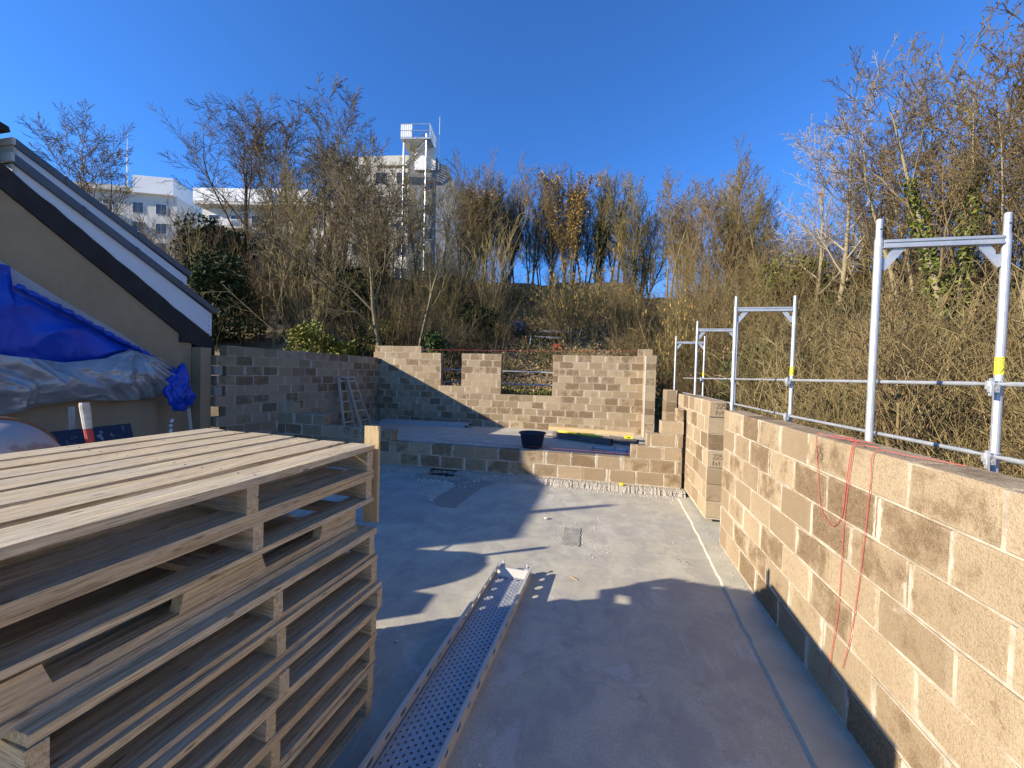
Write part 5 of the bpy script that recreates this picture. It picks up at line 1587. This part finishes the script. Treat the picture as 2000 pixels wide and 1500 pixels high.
def scatter(name, label, spots, pool, m, seed, mats_w=None):
    rs = np.random.default_rng(seed); V = []; F = []; M = []; base = 0
    for (x, y, s) in spots:
        v, f = pool[rs.integers(0, len(pool))] if not callable(pool) else pool(x, y, rs)
        a = rs.uniform(0, 6.28); ca, sa = math.cos(a), math.sin(a)
        sz = s*rs.uniform(.85, 1.15)
        w = np.empty_like(v)
        w[:, 0] = x + s*(v[:, 0]*ca - v[:, 1]*sa); w[:, 1] = y + s*(v[:, 0]*sa + v[:, 1]*ca); w[:, 2] = ground_h(x, y)+wob(x, y) + sz*v[:, 2]
        V.append(w); F.append(f+base); base += len(v)
        M.append(np.full(len(f), rs.choice(len(m), p=mats_w)))
    me = np_mesh(name, np.concatenate(V), np.concatenate(F), m, True, np.concatenate(M))
    return tag(link(name, me), label, kind='stuff')
rs = np.random.default_rng(77)
sp = []
for _ in range(230):                        # right bank
    x = rs.uniform(4.2, 15.5); y = rs.uniform(3.0, 30)
    if mnoise.noise(Vector((x*.45, y*.45, 3))) < -.16: continue
    sp.append((x, y, rs.uniform(.8, 1.15) + .035*max(0, y-6)*rs.uniform(.2, 1)))
for _ in range(34): sp.append((rs.uniform(5.2, 9.0), rs.uniform(1.6, 8), rs.uniform(.75, 1.1)))
for _ in range(16): sp.append((rs.uniform(3.6, 5.2), rs.uniform(9, 20), rs.uniform(.45, .8)))
scatter('thicket', 'dense tangled bare thicket covering the right bank', sp, SH, [TWIG_B, TWIG_M, TWIG_Y, TWIG_D], 1, [.40, .27, .07, .26])
sp = []
for _ in range(60):                         # upper slope under the ridge
    x = rs.uniform(-14, 9); y = rs.uniform(25, 34); sp.append((x, y, rs.uniform(.5, 1.0)**1.6*(1.4 if x < -9 else .75)))
for _ in range(34): sp.append((rs.uniform(0.3, 5.5), rs.uniform(18, 27), rs.uniform(.5, .95)))
for _ in range(80): sp.append((rs.uniform(-27, -9.5), rs.uniform(18.0, 29), rs.uniform(.6, 1.5)))
for _ in range(26): sp.append((rs.uniform(-40, -22), rs.uniform(14, 28), rs.uniform(.9, 1.4)))
for _ in range(12): sp.append((rs.uniform(-9, -5.5), rs.uniform(19, 27), rs.uniform(.5, .9)))
scatter('brushwood', 'bare brushwood growing over the slope behind the walls', sp, SH, [TWIG_B, TWIG_M, TWIG_Y, TWIG_D], 2, [.38, .30, .08, .24])
sp = []
for _ in range(120):
    x = rs.uniform(-13, 8); y = rs.uniform(16.6, 30)
    sp.append((x, y, rs.uniform(.5, .95)))
for _ in range(110): sp.append((rs.uniform(3.4, 11), rs.uniform(1.5, 26), rs.uniform(.6, 1.0)))
scatter('brambles', 'low dry brambles matting the bank', sp, SL, [TWIG_B, TWIG_M, TWIG_D, TWIG_Y], 3, [.45, .30, .15, .10])

def leaf_scatter(name, label, n, region, size, m, seed, hmin=0.0, hmax=0.3, kind='stuff', w=None):
    rs = np.random.default_rng(seed)
    x0, x1, y0, y1 = region
    X = rs.uniform(x0, x1, n); Y = rs.uniform(y0, y1, n)
    Z = np.array([ground_h(x, y)+wob(x, y) for x, y in zip(X, Y)]) + rs.uniform(hmin, 1, n)**2*hmax
    V, F = leaf_quads(rs, np.stack([X, Y, Z], 1), size)
    mi = rs.choice(len(m), len(F), p=w)
    return tag(link(name, np_mesh(name, V, F, m, False, mi)), label, kind=kind)
leaf_scatter('dry_leaves', 'dead leaves and dry weeds covering the slope behind the back wall', 52000, (-14, 9, 15.9, 33), .13, [DEADLEAF, IVY, TWIG_Y], 5, 0, .45, w=[.62, .20, .18])
leaf_scatter('dry_leaves', 'dead leaves and dry weeds covering the right bank', 36000, (3.0, 13, 1.0, 27), .10, [DEADLEAF, IVY, TWIG_Y], 6, 0, .55, w=[.55, .28, .17])
leaf_scatter('weeds', 'low green weeds growing along the foot of the slope', 9000, (-6, 3.5, 15.8, 17.4), .09, [YGREEN, IVY], 7, 0, .35, w=[.6, .4])
leaf_scatter('weeds', 'green weeds at the foot of the right bank', 5000, (3.0, 5.4, 1.5, 16), .08, [YGREEN, IVY], 8, 0, .5, w=[.35, .65])

# the wood behind and between the single trees
WT = []
for i, st in enumerate(('upright', 'upright', 'spread', 'pale')):
    c2 = [dict(c) for c in CFG[st][:4]]; c2[0]['kids'] = int(c2[0]['kids']*.8); c2[1]['kids'] = 7; c2[2]['kids'] = 4; c2[3]['kids'] = 0
    (tv, tf), (cv, cf), top, _, _ = tree_variant(st, 300+i, H=10, r0=.10, stems=2 if st != 'spread' else 1, spreadstem=.16, cfg=c2, rmin=.012)
    v = np.concatenate([tv, cv])*(1.0/top); f = np.concatenate([tf, cf+len(tv)])
    WT.append((v, f))
sp = []
for _ in range(16): sp.append((rs.uniform(-26, -12), rs.uniform(22, 31), rs.uniform(8, 11.0)))
for _ in range(30): sp.append((rs.uniform(-31, -13), rs.uniform(19, 27), rs.uniform(4.8, 7.4)))
for _ in range(9): sp.append((rs.uniform(-13, -8), rs.uniform(28, 37), rs.uniform(7, 10)))
for i in range(15): sp.append((-12.5+1.15*i+rs.uniform(-.4, .4), rs.uniform(33.5, 37.5), rs.uniform(8.6, 10.4)))
for _ in range(7): sp.append((rs.uniform(7, 12), rs.uniform(24, 34), rs.uniform(5, 7.5)))
for i in range(10): sp.append((4.6+.75*i+rs.uniform(-.3, .3), rs.uniform(31, 36.5), rs.uniform(8.4, 11.0)))
for _ in range(16): sp.append((rs.uniform(12, 22), rs.uniform(14, 27), rs.uniform(6.0, 8.8)))
for _ in range(9): sp.append((rs.uniform(12.5, 19), rs.uniform(15, 24), rs.uniform(9.0, 11.5)))
for _ in range(26): sp.append((rs.uniform(4.6, 10), rs.uniform(4, 22), rs.uniform(3.6, 5.6)))
scatter('bare_wood', 'leafless wood filling the bank behind the single trees', sp, lambda x, y, q: WT[q.integers(0, 2)] if y > 33 else (WT[3] if x > 4 and y < 22 else WT[q.integers(0, 4)]), [TWIG_B, TWIG_M, TWIG_D, BARK_MID], 9, [.38, .30, .16, .16])

# ivy creeping up inside the thicket
rs2 = np.random.default_rng(31); C = []
for _ in range(46):
    x = rs2.uniform(4.0, 13); y = rs2.uniform(3.5, 26); z0 = ground_h(x, y)+wob(x, y); h = rs2.uniform(.4, 2.8)
    k = 190; C.append(np.stack([x+rs2.normal(0, .45, k), y+rs2.normal(0, .45, k), z0+h+rs2.normal(0, .38, k)], 1))
for _ in range(30):
    x = rs2.uniform(-13, 4); y = rs2.uniform(18, 31); z0 = ground_h(x, y)+wob(x, y)
    k = 170; C.append(np.stack([x+rs2.normal(0, .6, k), y+rs2.normal(0, .6, k), z0+.45+np.abs(rs2.normal(0, .4, k))], 1))
V, F = leaf_quads(rs2, np.concatenate(C), .095)
tag(link('ivy', np_mesh('ivy', V, F, [IVY, EVERG, DEADLEAF], False, rs2.choice(3, len(F), p=[.5, .25, .25]))), 'ivy and dead leaves caught in the brush of the bank', kind='stuff')
# evergreen bushes
def bush(name, label, x, y, rx, ry, h, n, size, m, seed, z0=0.0, clumps=16, stemm=TWIG_D):
    rs = np.random.default_rng(seed)
    t = thing(name, label, 'bush', (x, y, ground_h(x, y)+wob(x, y)+z0), 0)
    C = []
    for c in range(clumps):
        a = rs.uniform(0, 6.28); q = math.sqrt(rs.uniform(0, 1))
        cz = rs.uniform(.15, .95); w = math.sqrt(max(.1, 1-(cz*1.0)**2.2))
        cc = np.array([rx*.85*q*w*math.cos(a), ry*.85*q*w*math.sin(a), h*cz*.95])
        k = n//clumps; r_ = rs.uniform(.22, .42)*min(rx, h*.6)
        d = rs.normal(0, 1, (k, 3)); d /= np.linalg.norm(d, axis=1)[:, None]
        C.append(cc + d*r_*(rs.uniform(.35, 1, (k, 1))**.5)*np.array([1.1, 1.1, .8]))
    C = np.concatenate(C)
    C[:, 2] = np.maximum(C[:, 2], .02)
    V, F = leaf_quads(rs, C, size)
    tag(link('foliage', np_mesh('foliage', V, F, m, False), t), kind='stuff')
    v, f = shrub_arrays(seed, 7, h*.9, .35, .03, rx*.3, .008)
    link('stems', np_mesh('stems', v, f, stemm), t)
    return t
bush('evergreen_bush', 'dark evergreen bush above the lower end of the house verge', -25.5, 21.5, 3.2, 2.4, 5.4, 5200, .26, EVERG, 1, clumps=26)
bush('evergreen_bush', 'large dark ivy-choked bush directly behind the lower tip of the house verge', -19.6, 16.4, 2.6, 1.6, 4.8, 5200, .20, EVERG, 21, clumps=30)
bush('evergreen_bush', 'dark evergreen mass halfway up the slope behind the left wall', -15.2, 21.5, 2.4, 1.8, 3.6, 4200, .20, EVERG, 22, clumps=26)
bush('evergreen_bush', 'dark evergreen bush in front of the long flats, left of the big pale tree', -18.6, 22.5, 2.2, 1.8, 4.4, 3400, .22, EVERG, 2, clumps=20)
bush('evergreen_bush', 'yellowish green dome-shaped evergreen on the ridge below the slim young tree', 8.9, 22.8, 2.3, 2.0, 5.6, 5200, .17, mat('olive_leaves', m_leaf((0.06, 0.075, 0.014), (0.17, 0.17, 0.035))), 3, clumps=30)
bush('ivy_bush', 'green ivy bush in the thicket above the second scaffold frame', 5.6, 17.0, 1.4, 1.2, 3.6, 3000, .12, IVY, 4, clumps=18)
bush('ivy_bush', 'ivy mound on the bank right of the slim pale tree trunk', -7.6, 17.3, 1.2, .9, 2.6, 3000, .12, IVY, 5, clumps=18)
bush('dark_mound', 'shadowy ivy-covered mound behind the left wall', -12.2, 17.6, 1.9, 1.0, 1.9, 3000, .13, EVERG, 6, clumps=16)
bush('leafy_shrub', 'yellow-green leafy shrub in sunlight behind the left wall', -13.2, 16.3, 2.9, .8, 2.5, 3400, .15, YGREEN, 7, clumps=30)
bush('leafy_shrub', 'small yellow-green shrub right of the larger one behind the left wall', -11.4, 18.6, 1.6, .8, 2.3, 1700, .14, YGREEN, 8, clumps=18)
bush('ivy_bush', 'dark ivy bush in the hollow in the middle of the bank', -6.9, 22.0, 1.6, 1.3, 2.6, 2600, .15, EVERG, 9, clumps=16)
bush('evergreen_bush', 'dark green bush at left between the house verge and the thicket', -20.5, 16.6, 1.8, 1.4, 3.4, 2800, .18, EVERG, 10, clumps=18)
bush('ivy_bush', 'green ivy clump below the pale twin-stemmed tree', 10.2, 19.6, 1.7, 1.4, 3.6, 3000, .15, EVERG, 11, clumps=18)

# prominent many-stemmed hazels
def hazel(label, x, y, H, stems, spread, seed, m, leaves=0, r0=.026):
    t = thing('hazel_shrub', label, 'shrub', (x, y, ground_h(x, y)+wob(x, y)), 0, 'many-stemmed hazels on the bank')
    v, f = shrub_arrays(seed, stems, H, spread, r0, .5, .0065)
    link('stems', np_mesh('stems', v, f, m), t)
    if leaves:
        rs = np.random.default_rng(seed)
        P = v[v[:, 2] > .25*H]; C = P[rs.integers(0, len(P), leaves)] + rs.normal(0, .05, (leaves, 3))
        a = np.tile([[0, 0, 1.0]], (leaves, 1)); s = rs.uniform(.09, .17, (leaves, 1)); w = np.stack([np.cos(C[:, 0]*9), np.sin(C[:, 0]*9), 0*C[:, 0]], 1)*.022
        V = np.stack([C-w, C+w, C+w-a*s, C-w-a*s], 1).reshape(-1, 3)
        tag(link('catkins', np_mesh('catkins', V, np.arange(4*leaves).reshape(-1, 4), OCHRE, False), t), kind='stuff')
hazel('broad hazel hung with yellow catkins in the middle of the bank', -1.9, 22.4, 4.4, 46, .42, 201, TWIG_Y, 1500)
hazel('tall many-stemmed hazel fanning out left of the catkin hazel', -7.6, 25.5, 6.6, 34, .30, 202, TWIG_Y, 0, .034)
hazel('pale multi-stemmed shrub fanning up behind the left block wall', -15.0, 18.0, 5.6, 18, .34, 203, TWIG_Y, 0, .036)
hazel('thin-stemmed shrub on the bank beside the right end of the back wall', 3.2, 20.5, 4.0, 26, .26, 204, TWIG_M, 300)
hazel('straw-coloured shrub in the thicket right behind the second scaffold frame', 5.2, 12.5, 3.8, 22, .30, 205, TWIG_Y)
hazel('straw-coloured shrub behind the nearest scaffold frame, between its posts', 6.0, 7.6, 3.9, 22, .33, 206, TWIG_Y)
hazel('leaning straw-coloured shrub at the right edge beyond the guard rails', 6.3, 5.0, 3.6, 20, .36, 207, TWIG_M)
hazel('bare hazel in front of the dome-shaped evergreen', 7.6, 20.0, 4.6, 24, .30, 208, TWIG_M)
